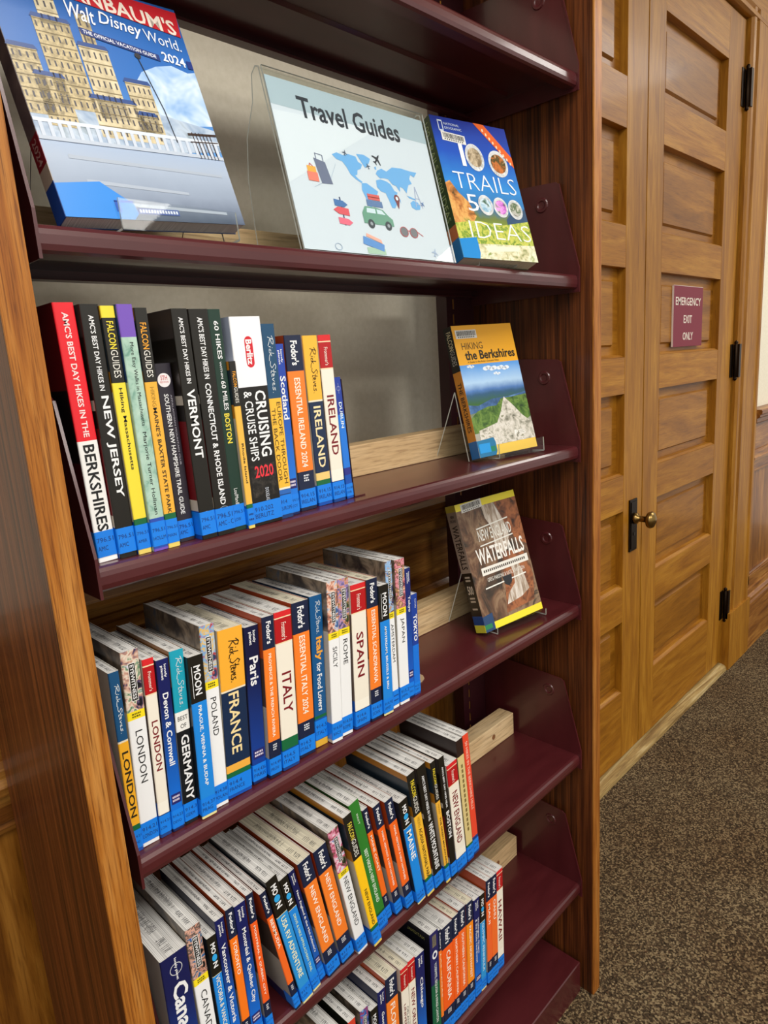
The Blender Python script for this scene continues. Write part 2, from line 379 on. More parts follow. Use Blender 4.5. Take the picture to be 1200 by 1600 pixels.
# double doors
ROWS = [(2.155, 2.390), (1.762, 2.022), (1.386, 1.645), (1.022, 1.276), (0.650, 0.906), (0.278, 0.531)]
def door(name, x0, x1, p0, p1, hinge_x, knob):
    root = struct(empty(name, (x0, D, 0.03)))
    def put(nm, mb, smooth=False, parent=None):
        o = mb.build(nm, parent or root, smooth)
        if parent is None: o.matrix_parent_inverse = Matrix.Translation((-x0, -D, -0.03))
        return o
    for a, c in ((x0, p0), (p1, x1)):
        b = MB(); b.box((a, D, 0.033), (c, D+0.045, 2.556), OAK_DOOR_V, 0.0015); put('stile', b)
    ed = [0.033] + sum([[a, c] for a, c in reversed(ROWS)], []) + [2.556]
    for i in range(0, len(ed), 2):
        b = MB(); b.box((p0+0.0004, D+0.0004, ed[i]), (p1-0.0004, D+0.044, ed[i+1]), OAK_DOOR_H, 0.001); put('rail', b)
    for a, c in ROWS:
        b = MB(); yb, yf = D+0.026, D+0.018
        # recessed panel with a lower margin and a slightly proud field
        q = 0.042
        b.box((p0-0.002, yb, a-0.002), (p1+0.002, D+0.036, c+0.002), OAK_PANEL)
        ox = [(p0+q, a+q*0.8), (p1-q, a+q*0.8), (p1-q, c-q*0.8), (p0+q, c-q*0.8)]; ix = [(u+(0.006 if i in (0, 3) else -0.006), v+(0.006 if i < 2 else -0.006)) for i, (u, v) in enumerate(ox)]
        for i in range(4):
            j = (i+1) % 4
            b.face([(ox[i][0], yb, ox[i][1]), (ox[j][0], yb, ox[j][1]), (ix[j][0], yf, ix[j][1]), (ix[i][0], yf, ix[i][1])], OAK_PANEL)
        b.face([(u, yf, v) for u, v in ix], OAK_PANEL)
        put('panel', b)
        b = MB()
        b.prism([(D+0.002, a+0.0005), (D+0.026, a+0.0005), (D+0.026, a+0.009), (D+0.012, a+0.007)], p0+0.001, p1-0.001, OAK_DOOR_H)
        put('panel_bead', b)
    for z in (2.33, 1.338, 0.30):
        b = MB(); s = 1 if hinge_x > x0+0.1 else -1
        b.box((min(hinge_x, hinge_x-s*0.03), D-0.0035, z-0.065), (max(hinge_x, hinge_x-s*0.03), D+0.002, z+0.065), IRON, 0.001)
        b.box((min(hinge_x, hinge_x+s*0.022), D-0.026, z-0.065), (max(hinge_x, hinge_x+s*0.022), D-0.018, z+0.065), IRON, 0.001)
        o = put('hinge', b)
        b = MB(); b.lathe((hinge_x+s*0.002, D-0.012, z-0.08), [(0, 0.0001), (0.004, 0.006), (0.010, 0.0075), (0.014, 0.005), (0.018, 0.0078), (0.142, 0.0078), (0.146, 0.005), (0.150, 0.0075), (0.156, 0.006), (0.160, 0.0001)], IRON, 'z', 16); put('hinge_pin', b, True, o)
    if knob:
        kx, kz = 1.842, 0.872
        b = MB(); b.box((kx-0.027, D-0.005, 0.762), (kx+0.027, D+0.001, 0.935), IRON, 0.002)
        b.box((kx-0.020, D-0.007, 0.770), (kx+0.020, D-0.004, 0.927), IRON, 0.001)
        b.cyl((kx, D-0.0085, 0.82), 0.006, 0.003, M('#120d08'), 'y', 12); pl = put('lock_plate', b)
        b = MB(); b.lathe((kx, D-0.078, kz), [(0, 0.0001), (0.002, 0.012), (0.008, 0.024), (0.016, 0.028), (0.024, 0.025), (0.030, 0.013), (0.036, 0.010), (0.056, 0.010), (0.060, 0.017), (0.072, 0.019), (0.074, 0.0001)], BRASS, 'y', 28)
        put('knob', b, True)
    return root
door('door_1', 1.086, 1.910, 1.235, 1.778, 1.084, True)
door('door_2', 1.916, 2.738, 2.032, 2.572, 2.738, False)

# emergency exit sign
SG = M('#7c2438', 0.7)
so = empty('exit_sign', (2.167, D+0.0155, 1.407))
b = MB(); b.box((0, -0.004, 0), (0.263, 0.0024, 0.204), SG, 0.0008); b.build('plate', so)
b = MB(); b.box((-0.0018, -0.0034, 0.001), (0.0, 0.0022, 0.203), M('#d8c7c0')); b.box((0.0, -0.0034, 0.2041), (0.262, 0.0022, 0.2056), M('#d8c7c0')); b.build('plate_edge', so)
d = Decal(lambda u, v, l: (u, -0.004-l, v))
for t, u0, u1, v in (('EMERGENCY', 0.015, 0.243, 0.140), ('EXIT', 0.088, 0.163, 0.080), ('ONLY', 0.083, 0.176, 0.022)): d.text(t, u0, v, u1, v+0.027, '#eadfd2', bold=0.012)
d.build('lettering', so)
tag(so, 'maroon plastic sign reading EMERGENCY EXIT ONLY on the oak door', 'sign')

# ================================================================== THE BOOKCASE
bc = empty('bookcase', (0.45, 0.14, 0))
tag(bc, 'tall maroon steel bookcase with oak end panels against the wall', 'bookcase')
def bput(nm, mb, parent=None, smooth=False):
    o = mb.build(nm, parent or bc, smooth)
    if parent is None: o.matrix_parent_inverse = Matrix.Translation((-0.45, -0.14, 0))
    return o
def side_panel(x0, x1):
    b = MB(); yf = -0.028; h = 2.13
    b.box((x0, yf+0.004, 0), (x1, 0.262, h), OAK_SIDE)
    o = bput('end_panel', b)
    b = MB(); b.box((x0-0.0003, yf, 0), (x1+0.0003, yf+0.004, h), OAK_EDGE, 0.0015); bput('front_edging', b, o)
side_panel(-0.0475, -0.0205); side_panel(0.9235, 0.9505)
b = MB(); b.box((-0.06, -0.04, 2.13), (0.963, 0.262, 2.155), OAK_EDGE, 0.003); bput('top_board', b)

def upright(x0, x1):
    """steel channel with a column of slots down its face"""
    b = MB(); y0, y1 = 0.236, 0.262
    xs0, xs1 = (x0+0.0185, x0+0.024) if x0 > 0 else (x1-0.022, x1-0.0165)
    p, s0 = 0.0288, 0.019
    b.box((x0, y0, 0), (xs0, y0+0.0015, 2.1), UPRIGHT); b.box((xs1, y0, 0), (x1, y0+0.0015, 2.1), UPRIGHT)
    n = int(2.1/p)
    for i in range(n+1):
        z = i*p; b.box((xs0, y0, z), (xs1, y0+0.0015, min(2.1, z+p-s0)), UPRIGHT)
    b.box((x0, y0+0.0015, 0), (x0+0.0015, y1, 2.1), UPRIGHT); b.box((x1-0.0015, y0+0.0015, 0), (x1, y1, 2.1), UPRIGHT)
    return bput('upright', b)
upright(0.835, 0.9225); upright(-0.0195, 0.07)

FR = [(0.234, 0.0), (0.006, 0.0), (0.002, -0.0012), (-0.0008, -0.0045), (-0.0018, -0.009), (-0.0018, -0.017), (-0.0005, -0.022), (0.003, -0.0245), (0.020, -0.0245), (0.020, -0.0232), (0.005, -0.0228), (0.002, -0.020), (0.002, -0.004), (0.006, -0.0016), (0.2325, -0.0016), (0.2325, -0.013), (0.216, -0.013), (0.216, -0.0145), (0.234, -0.0145)]
def shelf(k, x0=0.0, x1=0.914):
    z = ZS[k]; b = MB(); b.prism([(y, z+q) for y, q in FR], x0, x1, MAROON)
    # formed stiffening rib and hooks under the deck
    b.prism([(0.12, z-0.0018), (0.125, z-0.006), (0.14, z-0.006), (0.145, z-0.0018)], x0+0.02, x1-0.02, MAROON)
    o = bput('shelf', b)
    for xa, xb, inn in ((x0-0.0018, x0, 1), (x1, x1+0.0018, -1)):
        b = MB(); b.prism([(-0.004, z-0.030), (-0.004, z+0.010), (0.034, z+0.156), (0.040, z+0.161), (0.235, z+0.172), (0.235, z-0.030)], xa, xb, MAROON)
        # rolled front lip and the round dimple
        b.prism([(-0.0055, z-0.030), (-0.0055, z+0.0102), (0.0335, z+0.1575), (0.036, z+0.157), (-0.002, z+0.010), (-0.002, z-0.030)], min(xa, xa+inn*0.0)-0.0006, xb+0.0006, MAROON)
        xd = xb if inn > 0 else xa
        cy, cz = 0.069, z+0.128
        R = [(0.013, 0.0), (0.0115, 0.0018), (0.008, 0.0018), (0.006, 0.0006), (0.0001, 0.0004)]
        for (r0, t0), (r1, t1) in zip(R, R[1:]):
            for i in range(18):
                a, c = 2*math.pi*i/18, 2*math.pi*(i+1)/18
                b.face([(xd+inn*t0, cy+r0*math.cos(a), cz+r0*math.sin(a)), (xd+inn*t0, cy+r0*math.cos(c), cz+r0*math.sin(c)), (xd+inn*t1, cy+r1*math.cos(c), cz+r1*math.sin(c)), (xd+inn*t1, cy+r1*math.cos(a), cz+r1*math.sin(a))], MAROON)
        bput('bracket', b, o)
    return o
SX = {0: (0.001, 0.9125), 1: (-0.001, 0.913), 2: (0.004, 0.913), 3: (-0.001, 0.913), 4: (0, 0.913), 5: (0, 0.913)}
for k in range(6): shelf(k, *SX[k])
b = MB(); z = ZS[6]
b.prism([(0.234, z), (0.002, z), (0.0, z-0.002), (0.0, 0.0), (0.234, 0.0)], 0.0, 0.914, MAROON); bput('base_shelf', b)

# pine strips that stop the books sliding back
def strip(x0, x1, k, where):
    b = MB(); z = ZS[k]+0.0004; b.box((x0, 0.152, z), (x1, 0.189, z+0.050), PINE, 0.0016)
    b.cyl((x1-0.075, 0.1519, z+0.026), 0.006, -0.0003, M('#8a5a34', 0.7), 'y', 14, 0.004)
    o = b.build('wood_strip'); tag(o, 'plain pine strip lying %s' % where, 'wood strip', 'pine book stops'); return o
strip(0.012, 0.62, 1, 'behind the travel guides sign')
strip(0.012, 0.895, 2, 'behind the top row of upright books')
strip(0.012, 0.90, 3, 'behind the row with LONDON and FRANCE')
strip(0.012, 0.902, 4, 'with a knot, beside the leaning row')
strip(0.012, 0.902, 5, 'beside the bottom row ending in HAWAII')

# ================================================================== THE GUIDEBOOKS
BLUE = '#1580ea'; BLUE_D = '#0f4fae'; NAVY = '#16213f'; ORANGE = '#f5802a'; RED = '#b3161c'; WHT = '#eef0f2'; CREAM = '#efe9da'
BLK = '#17150f'; INK = '#17181a'; GRN = '#12663c'; YEL = '#f7df24'
rnd = random.Random(7)
GREY_INK = M('#2f2f34', 0.8)

def lp_mat(h, a='#151d5c', c='#0f6fdc'):
    k = 'lp_%s_%s_%.3f' % (a, c, h)
    if k not in _A: _A[k] = grad(k, [(0.15, hexc(c)), (0.75, hexc(a))], h)
    return _A[k]

class Spine:
    """print laid on the spine; t runs 0..1 from head to tail, a runs 0..1 across"""
    def __init__(s, w, h): s.w, s.h = w, h; s.d = Decal(lambda u, v, l: (u, -l, v)); s.bands = []; s.side = None; s.label = (0.875, 0.98); s.labtxt = None
    def U(s, a): return -s.w/2 + s.w*a
    def V(s, t): return s.h*(1-t)
    def T(s, txt, t0, t1, a0, a1, c, bold=0.0, shear=0.0): s.d.text(txt, s.U(a0), s.V(t1), s.U(a1), s.V(t0), c, 2, bold, shear, True)
    def H(s, txt, t0, t1, a0, a1, c, bold=0.0): s.d.text(txt, s.U(a0), s.V(t1), s.U(a1), s.V(t0), c, 2, bold)
    def R(s, t0, t1, a0, a1, c, lay=1): s.d.rect(s.U(a0), s.V(t1), s.U(a1), s.V(t0), c, lay)
    def sig(s, t0, t1, a0, a1, c): s.d.sig(s.U(a0), s.V(t1), s.U(a1), s.V(t0), c, max(0.0006, s.w*0.035))
    def tiny(s, t0, t1, a0, a1, c, n=3):
        for i in range(n):
            ta = t0 + (t1-t0)*(i+0.15)/n; tb = t0 + (t1-t0)*(i+0.75)/n; x = a0
            while x < a1-0.03:
                q = min(a1, x+rnd.uniform(0.05, 0.12)); s.R(ta, tb, x, q, c, 2); x = q+0.035

def k_fodor(s, title, col=ORANGE, t0=.215, t1=.73, a=(.33, .68), end=.77):
    s.bands = [(.197, NAVY), (end, col), (1, NAVY)]; s.side = [(.25, '#a8421c'), (.55, '#4a3a34'), (.9, '#a9a39c'), (1, '#10295e')]
    s.T("Fodor's", .03, .165, .30, .72, WHT, .03); s.T(title, t0, t1, a[0], a[1], '#fbf2e2', .012)
    s.tiny(end+.018, end+.062, .34, .66, '#dfe3ea', 3)
def k_frommer(s, title, t0=.36, t1=.64, a=(.24, .78), foot='#f3efe2', boxed=True):
    s.bands = [(.035, '#d7262b'), (.042, '#f0d8b0'), (.19, RED), (.197, '#f0d8b0'), (.80, CREAM), (.87, foot), (1, '#143f86')]; s.side = [(.2, '#d8d2c4'), (.8, '#6a5a52'), (1, BLUE_D)]
    s.T("Frommer's", .07, .175, .36, .66, '#f6e6da', .004); s.T(title, t0, t1, a[0], a[1], '#7a1420', .014)
def k_rick(s, title, top, bot, sigc, tc, t0=.40, t1=.77, b=.375, a=(.27, .76), bot2=None):
    s.bands = [(b-.006, top), (b+.004, '#e9dfc6'), (.80, bot), (.845, bot2 or bot), (.875, GRN), (1, BLUE_D)]; s.side = [(.9, '#dcd6c8'), (1, BLUE_D)]
    s.sig(.06, b-.04, .22, .86, sigc); s.T(title, t0, t1, a[0], a[1], tc, .016)
def k_lonely(s, title, t0=.19, t1=.6, a=(.27, .76), top='#151d5c', low='#0f6fdc', foot=True):
    s.bands = [(.985, lp_mat(s.h, top, low)), (1, '#0c1f52')]; s.side = [(1, '#11183f')]
    s.T('lonely', .03, .105, .52, .76, WHT, .02); s.T('planet', .035, .115, .24, .50, WHT, .02); s.T(title, t0, t1, a[0], a[1], WHT, .02)
    if foot: s.R(.78, .84, .1, .9, '#23266c'); s.tiny(.79, .83, .2, .8, '#e0d8e8', 2)
def k_eye(s, title, cols, t0=.39, t1=.62, yel=.30, scale=90, a=(.32, .72)):
    m = art('city_' + title.lower().replace(' ', '_'), cols, scale, (1, 1, 1), 0.34, 2.0, 0.6)
    s.bands = [(yel, m), (yel+.042, YEL), (.885, WHT), (1, WHT)]; s.side = [(.3, art('photo_side', ['#1c1a20', '#4a4038', '#8a7a68', '#5a6a80'], 30)), (1, '#b9b4aa')]
    s.R(.062, .252, .33, .73, '#e8e8e4', 1); s.R(.066, .248, .36, .70, BLK, 2)
    V = s.d; V.text('EYEWITNESS', s.U(.42), s.V(.242), s.U(.64), s.V(.072), WHT, 3, .015, 0, True)
    s.tiny(yel+.008, yel+.034, .25, .75, '#5a5510', 2); s.T(title, t0, t1, a[0], a[1], INK, .0)
def k_moon(s, title, t0=.3, t1=.82, a=(.32, .68), blue='#1b86e0', b=.28, new=False, c='#f0f4ee'):
    s.bands = [(b, BLK), (b+.004, '#e9e2b0' if new else blue), (.985, blue), (1, '#e6dc9c')]; s.side = [(1, '#1a2430')]
    if new:
        s.T('MO', .05, .125, .26, .74, WHT, .03); s.T('N', .185, .225, .26, .74, WHT, .03)
        s.d.disc(s.U(.5), s.V(.155), s.w*.26, '#2fa6e8', 2, s.h*.024)
    else:
        s.T('MOON', .06, .235, .30, .74, WHT, .02); s.R(.06, .25, .17, .20, WHT)
    s.T(title, t0, t1, a[0], a[1], c, .014)
def k_amc(s, small, big, t0=.345, t1=.75, sm=(.04, .325), c=BLK, a=(.26, .78), sa=(.38, .66)):
    s.bands = [(1, c)]; s.side = [(.12, '#3a3432'), (.36, '#1a1510'), (.40, '#b8b2a8'), (.47, '#16120f'), (.82, '#6d1218'), (.87, '#c8beb0'), (1, BLUE_D)]
    s.T(small, sm[0], sm[1], sa[0], sa[1], WHT, .015); s.T(big, t0, t1, a[0], a[1], WHT, .02)
    s.d.ring(0, s.V(.90), s.w*.33, .0005, '#9fb4cc', 1)
def k_falcon(s, title, col, t0=.42, t1=.84, b=.295, cap=None, fc='#f2dc3a', a=(.34, .66), pre=None, tc=INK):
    s.bands = ([(.045, cap)] if cap else []) + [(b, '#1c1b16'), (.85, col), (.895, GRN), (1, '#e7d06a')]; s.side = [(.05, '#b8791f'), (.25, '#22303c'), (.33, '#b8791f'), (.86, '#b9b0a0'), (1, BLUE_D)]
    m = (b-.03+.055)/2; m = .055 + (b-.02-.055)*.5
    s.T('FALCON', .058, m-.002, .26, .76, fc, .012); s.T('GUIDES', m+.002, b-.02, .26, .76, '#e9e8e0', .0)
    if pre: s.T(pre, b+.02, b+.10, a[0], a[1], '#a8842a', 0)
    s.T(title, t0, t1, a[0], a[1], tc, .012)

TABLE = {}
def B(key, row, x, y, w, h, lean, fn, label, lab=None, depth=.134, pages=PG_WHITE, side=None, labelspan=None, extra=None):
    TABLE[key] = (row, x, y, w, h, lean, fn, label, lab, depth, pages, side, labelspan, extra)

def f_berk(s):
    s.bands = [(.515, '#ea1f2c'), (.985, '#f4f4f2'), (1, '#ffffff')]; s.side = [(.32, '#6e0f18'), (.6, '#140f10'), (.9, '#4e1016'), (1, '#140f10')]
    s.T("AMC'S BEST DAY HIKES IN THE", .035, .50, .36, .66, '#f7e4e2', .02); s.T('BERKSHIRES', .53, .875, .22, .78, INK, .02)
def f_easy(s):
    s.bands = [(.125, '#7452b8'), (.86, art('sage_wash', ['#6f9c8c', '#9fc2b2', '#aecdbd', '#b8d4c6'], 60)), (.99, '#2a4cae'), (1, '#7452b8')]; s.side = [(.3, '#2b4a7c'), (1, '#9db8ae')]
    s.T('More Easy Walks in Massachusetts', .145, .475, .40, .70, INK); s.T('Marjorie Turner Hollman', .50, .845, .34, .66, INK)
def f_south(s):
    s.bands = [(1, '#2b2731')]; s.side = [(1, '#2b2731')]; s.d.disc(s.U(.45), s.V(.09), s.w*.40, '#f2eef0', 1)
    s.H('5TH', .065, .09, .25, .65, '#c8343a', .01); s.H('EDITION', .095, .105, .2, .7, '#c8343a')
    s.T('APPALACHIAN MOUNTAIN CLUB', .17, .56, .70, .80, '#a9a6b2'); s.T('SOUTHERN NEW HAMPSHIRE TRAIL GUIDE', .165, .84, .30, .58, WHT, .012)
def f_sixty(s):
    s.bands = [(1, '#16352a')]; s.side = [(.85, '#16352a'), (1, BLUE_D)]
    s.T('60 HIKES', .05, .215, .36, .72, WHT, .012); s.T('WITHIN', .225, .30, .42, .58, WHT); s.T('60 MILES', .31, .44, .36, .72, WHT, .012)
    s.T('BOSTON', .455, .59, .28, .70, '#f0dc46', .02); s.T('Lou/Mandhare', .80, .905, .3, .6, WHT)
def f_cruise(s):
    s.bands = [(.325, '#eef1f6'), (1, '#14120f')]; s.side = [(.33, '#aab4cc'), (1, '#1b1d24')]
    x, y0, y1, r = s.U(.52), s.V(.235), s.V(.09), s.w*.13
    s.d.poly([(x+r*math.cos(a), y1-r+r*math.sin(a)) for a in [math.pi*i/10 for i in range(11)]] + [(x+r*math.cos(a), y0+r+r*math.sin(a)) for a in [math.pi+math.pi*i/10 for i in range(11)]], '#d02030')
    s.T('Berlitz', .105, .222, .42, .62, WHT, .03)
    s.T('CRUISING', .345, .665, .52, .88, WHT, .02); s.T('& CRUISE SHIPS', .345, .68, .16, .43, WHT, .01); s.H('2020', .705, .765, .22, .86, '#e23340', .02)
    s.T('DOUGLAS WARD', .82, .93, .50, .62, '#cdd6e4')
    s.R(.70, .86, .08, .92, art('deck', ['#0d0c0b', '#14120f', '#2e2a26', '#4a443c'], 120)); s.label = (.885, .985)
def f_back(s):
    s.bands = [(.37, '#1d4a6c'), (.835, '#f2bc3c'), (.845, '#f2ead0'), (.87, '#2a66b8'), (1, '#1b3a70')]; s.side = [(1, '#1d4a6c')]
    s.sig(.05, .35, .2, .86, '#e8f0f4'); s.T('EUROPE THROUGH', .39, .815, .56, .84, '#4a3a18'); s.T('THE BACK DOOR', .42, .80, .14, .42, '#4a3a18')
def f_dublin(s):
    s.bands = [(.30, '#1f3c9c'), (.74, '#1f77dc'), (.80, '#2a2f86'), (1, BLUE_D)]; s.side = [(1, '#12151f')]
    s.d.ring(0, s.V(.09), s.w*.24, .0004, '#cfd8f0'); s.T('lonely planet', .05, .13, .44, .56, '#cfd8f0'); s.T('DUBLIN', .20, .41, .32, .72, '#dff0f6', .016)
def f_germany(s):
    s.bands = [(.345, '#1aa0ba'), (.455, '#f2f2ee'), (1, '#10151a')]; s.side = [(.2, '#8a5a2a'), (.4, '#1a2a34'), (1, '#b6b2a8')]
    s.sig(.03, .325, .18, .88, WHT); s.H('BEST', .37, .395, .14, .86, INK); s.H('OF', .415, .44, .3, .72, INK); s.T('GERMANY', .48, .865, .24, .82, WHT, .02)
def f_food(s):
    s.bands = [(.79, '#12558c'), (.81, GRN), (.955, '#174f9c'), (1, '#e2b23c')]; s.side = [(1, '#1a3a58')]; s.label = (.82, .95)
    s.sig(.03, .255, .25, .85, '#dfeaf2'); s.T('Italy', .27, .425, .22, .84, '#f0a83c', .03); s.T('for Food Lovers', .44, .76, .32, .72, WHT, .02)
def f_tokyo_small(s):
    s.bands = [(.5, '#1c3f9c'), (.98, '#1573de'), (1, BLUE_D)]; s.side = [(1, '#1c3f9c')]; s.T('lonely', .05, .14, .5, .72, WHT, .01); s.T('TOKYO', .20, .46, .22, .78, WHT, .03)
def f_canada(s):
    s.bands = [(1, lp_mat(s.h, '#141a50', '#123f96'))]; s.side = [(1, '#c8c6c0')]
    s.d.ring(s.U(.52), s.V(.10), s.w*.22, .0009, WHT, 1); s.T('lonely planet', .03, .17, .46, .58, WHT, .02); s.T('Canada', .19, .62, .28, .84, WHT, .03)
def f_green(s):
    s.bands = [(.86, '#2f7d2c'), (.90, '#12502a'), (1, BLUE_D)]; s.side = [(1, '#3a6a34')]; s.T('BEST', .09, .17, .48, .62, '#dfead8'); s.T('BEST HIKING NEW ENGLAND', .36, .78, .38, .70, '#d5e6d2', .02)
def f_week(s):
    s.bands = [(.13, '#2a1a17'), (.86, '#d8c486'), (.90, GRN), (1, BLUE_D)]; s.side = [(1, '#2a1a17')]
    for t in range(14): s.R(.20+t*.04, .228+t*.04, .38, .62, '#7c6b3c', 2)
def f_fifty(s):
    s.bands = [(.85, '#e5482e'), (1, '#153a80')]; s.side = [(1, '#2a1a17')]; s.T('50 HIKES IN THE BERKSHIRE HILLS', .06, .62, .30, .68, '#f4d0bc', .004)
def f_parks(s):
    s.bands = [(.45, '#20205e'), (.86, '#156040'), (1, '#0f2f66')]; s.side = [(1, '#15131c')]
    for i in range(4): s.T('NATIONAL', .03+.0*i, .13, .26+.12*i, .35+.12*i, '#c9bc62')
    s.d.disc(0, s.V(.20), s.w*.3, '#e8ecf0', 2, s.h*.035); s.d.disc(0, s.V(.20), s.w*.16, '#20205e', 3, s.h*.018)
    s.T('YOSEMITE, SEQUOIA & KINGS CANYON', .27, .80, .34, .66, '#e8f0ec', .01)
    sd = Decal(lambda u, v, l: (-s.w/2-.0003-l, u, v))
    sd.text('NATIONAL', .012, s.h-.016, .05, s.h-.010, '#8f8d55'); s.extra_side = sd
def f_vegas(s):
    s.bands = [(.19, NAVY), (.80, ORANGE), (1, NAVY)]; s.side = [(1, '#15131c')]; s.T("Fodor's", .03, .17, .3, .74, WHT, .02); s.T('LAS VEGAS', .22, .62, .3, .7, '#f6dfc2')
def f_wash(s):
    k_lonely(s, 'Washington, Oregon', .2, .56, (.5, .78)); s.T('& the Pacific Northwest', .2, .64, .2, .46, WHT, .01); s.R(.81, .816, .1, .9, '#e8e8e8', 2)
def f_red(s):
    s.bands = [(1, '#d8402c')]; s.side = [(1, '#161a10')]
def f_univ(s):
    k_frommer(s, 'UNIVERSAL', .32, .62, (.2, .48)); s.T('ORLANDO', .36, .58, .56, .84, '#5a5a5a')

L1 = 'upright row beside the red BERKSHIRES one'
# ---- second shelf of the photograph: hiking guides and Ireland
B('berkshires', 2, .0236, .0162, .0191, .2434, -1.26, f_berk, 'red and white spined guidebook titled BERKSHIRES at the left end of the row', '796.51|AMC', .128, side=None)
B('newjersey', 2, .0425, .0124, .0179, .2419, -.65, lambda s: k_amc(s, "AMC'S BEST DAY HIKES IN", 'NEW JERSEY', .345, .75), 'black spined guidebook titled NEW JERSEY in white letters', '796.51|AMC', .128)
B('hikingmass', 2, .059, .0104, .0137, .2405, -.74, lambda s: k_falcon(s, 'Hiking Massachusetts', '#f0dc3c', .315, .645, cap='#f0dc3c'), 'yellow and black spined guidebook titled Hiking Massachusetts', '796.51|AMER', .132)
B('easywalks', 2, .0746, .0068, .0158, .2418, -.83, f_easy, 'pale green spined walking guide with a purple head', '796.51|HOLLM', .138)
B('baxter', 2, .0895, .0069, .0131, .2388, -.62, lambda s: k_falcon(s, "MAINE'S BAXTER STATE PARK", '#eeb13c', .40, .85, fc='#f0a52c', pre='HIKING'), 'orange and black spined guide to the Baxter state park', '796.51|MAIN', .138)
B('southernnh', 2, .1109, .0181, .0177, .1861, -.86, f_south, 'short charcoal guidebook to southern New Hampshire with a white circle on the spine', '796.51|AMC', .112)
B('vermont', 2, .1306, .005, .0182, .2383, -1.0, lambda s: k_amc(s, "AMC'S BEST DAY HIKES IN", 'VERMONT', .335, .635, (.035, .31)), 'black spined guidebook titled VERMONT', '796.51|AMC', .140)
B('connecticut', 2, .1516, .0048, .0225, .2382, -.9, lambda s: k_amc(s, "AMC'S BEST DAY HIKES IN", 'CONNECTICUT & RHODE ISLAND', .315, .86, (.035, .295), a=(.34, .64)), 'black spined guidebook titled CONNECTICUT & RHODE ISLAND', '796.51|AMC - C', .140)
B('sixty', 2, .1712, .0069, .0154, .2385, -.89, f_sixty, 'dark green spined guidebook with BOSTON in yellow letters', '796.51|LOW', .140)
B('falconri', 2, .1835, .0026, .0084, .1846, -.89, lambda s: k_falcon(s, 'Rhode Island', '#ecb84a', .48, .72, b=.26, fc='#f0a52c'), 'thin low yellow spined guide to Rhode Island beside the cruise book', None, .13)
B('cruising', 2, .2086, .0055, .0399, .2309, -1.08, f_cruise, 'thick white and black spined cruise ship guide marked 2020', '910.202|BERLITZ', .140)
B('backdoor', 2, .2384, .0094, .0186, .2238, -.6, f_back, 'blue and yellow spined guide titled EUROPE THROUGH THE BACK DOOR', '914|EUROPE', .134)
B('scotland', 2, .2551, .0142, .0132, .2017, -.6, lambda s: k_lonely(s, 'Scotland', .18, .43, (.25, .85), '#2446a8', '#1877de'), 'blue spined guidebook titled Scotland', '914.11|SCOT', .128)
B('fodorireland', 2, .2819, .0212, .0255, .2117, -.6, lambda s: k_fodor(s, 'ESSENTIAL IRELAND 2024', t0=.235, t1=.745), 'navy and orange spined guide titled ESSENTIAL IRELAND 2024', '914.15|IRELAN', .122)
B('rsireland', 2, .3133, .0256, .023, .2112, -1.1, lambda s: k_rick(s, 'IRELAND', '#f0b93c', '#16294a', '#3c2a14', '#f2dfae', .405, .77, bot2='#eccb7c'), 'yellow and navy spined guidebook titled IRELAND', '914.15|IRELAN', .120, PG_CREAM)
B('frommerireland', 2, .3374, .0251, .0206, .2116, -1.4, lambda s: k_frommer(s, 'IRELAND', .35, .71), 'red and white spined guidebook titled IRELAND', '914.15|IRELAN', .120)
B('dublin', 2, .3583, .0276, .012, .1592, -2.9, f_dublin, 'small blue guidebook titled DUBLIN at the right end of the hiking row', '914.183|DUBL', .108)
# ---- third shelf: Europe and Japan
CITY = ['#15131c', '#4a4064', '#c89a86', '#e9dccb', '#3e7a4a', '#d8d4e4']
B('rslondon', 3, .0062, .0132, .0110, .2038, .9, lambda s: k_rick(s, 'LONDON', '#15507e', '#f2b02a', '#e4eef4', '#2a2618', .43, .80, a=(.22, .82)), 'blue and orange spined guidebook titled LONDON against the left end panel', '914.21|LOND', .118)
B('ewlondon', 3, .0212, .0144, .0190, .2196, 1.95, lambda s: k_eye(s, 'LONDON', CITY, .40, .67), 'white spined guidebook titled LONDON with a night city picture', '914.21|LONDON', .132)
B('frlondon', 3, .0381, .013, .0128, .2049, 2.2, lambda s: k_frommer(s, 'LONDON', .34, .62), 'red and cream spined guidebook titled LONDON', '914.21|LON', .128)
B('devon', 3, .0524, .0116, .0139, .1992, 2.3, lambda s: k_lonely(s, 'Devon & Cornwall', .19, .61, (.25, .72)), 'blue spined guidebook titled Devon & Cornwall', '914.23|DEVO', .128)
B('germany', 3, .0683, .0113, .0163, .2036, 2.51, f_germany, 'teal, white and black spined guidebook titled BEST OF GERMANY', '914.3|GERM', .128)
B('prague', 3, .087, .0048, .0187, .1924, 2.29, lambda s: k_moon(s, 'PRAGUE, VIENNA & BUDAP', .30, .80, (.34, .60)), 'black and bright blue spined guidebook titled PRAGUE, VIENNA', '914.37|PRAG', .128)
B('poland', 3, .1064, .0103, .0181, .2198, 2.4, lambda s: k_eye(s, 'POLAND', ['#2b3a5c', '#c04438', '#6db4e8', '#e8b840', '#9cc8ec', '#e8b23a'], .39, .60), 'white spined guidebook titled POLAND with a yellow townhouse picture', '914.38|POLAN', .1315)
B('france', 3, .1325, .0112, .0327, .2058, 3.3, lambda s: k_rick(s, 'FRANCE', '#f3ae35', '#12294a', '#3a2a14', '#f0d9a0', .375, .74, .36, (.26, .68), '#eeaf45'), 'thick orange and navy spined guidebook titled FRANCE', '914.4|FRANCE', .125, PG_CREAM)
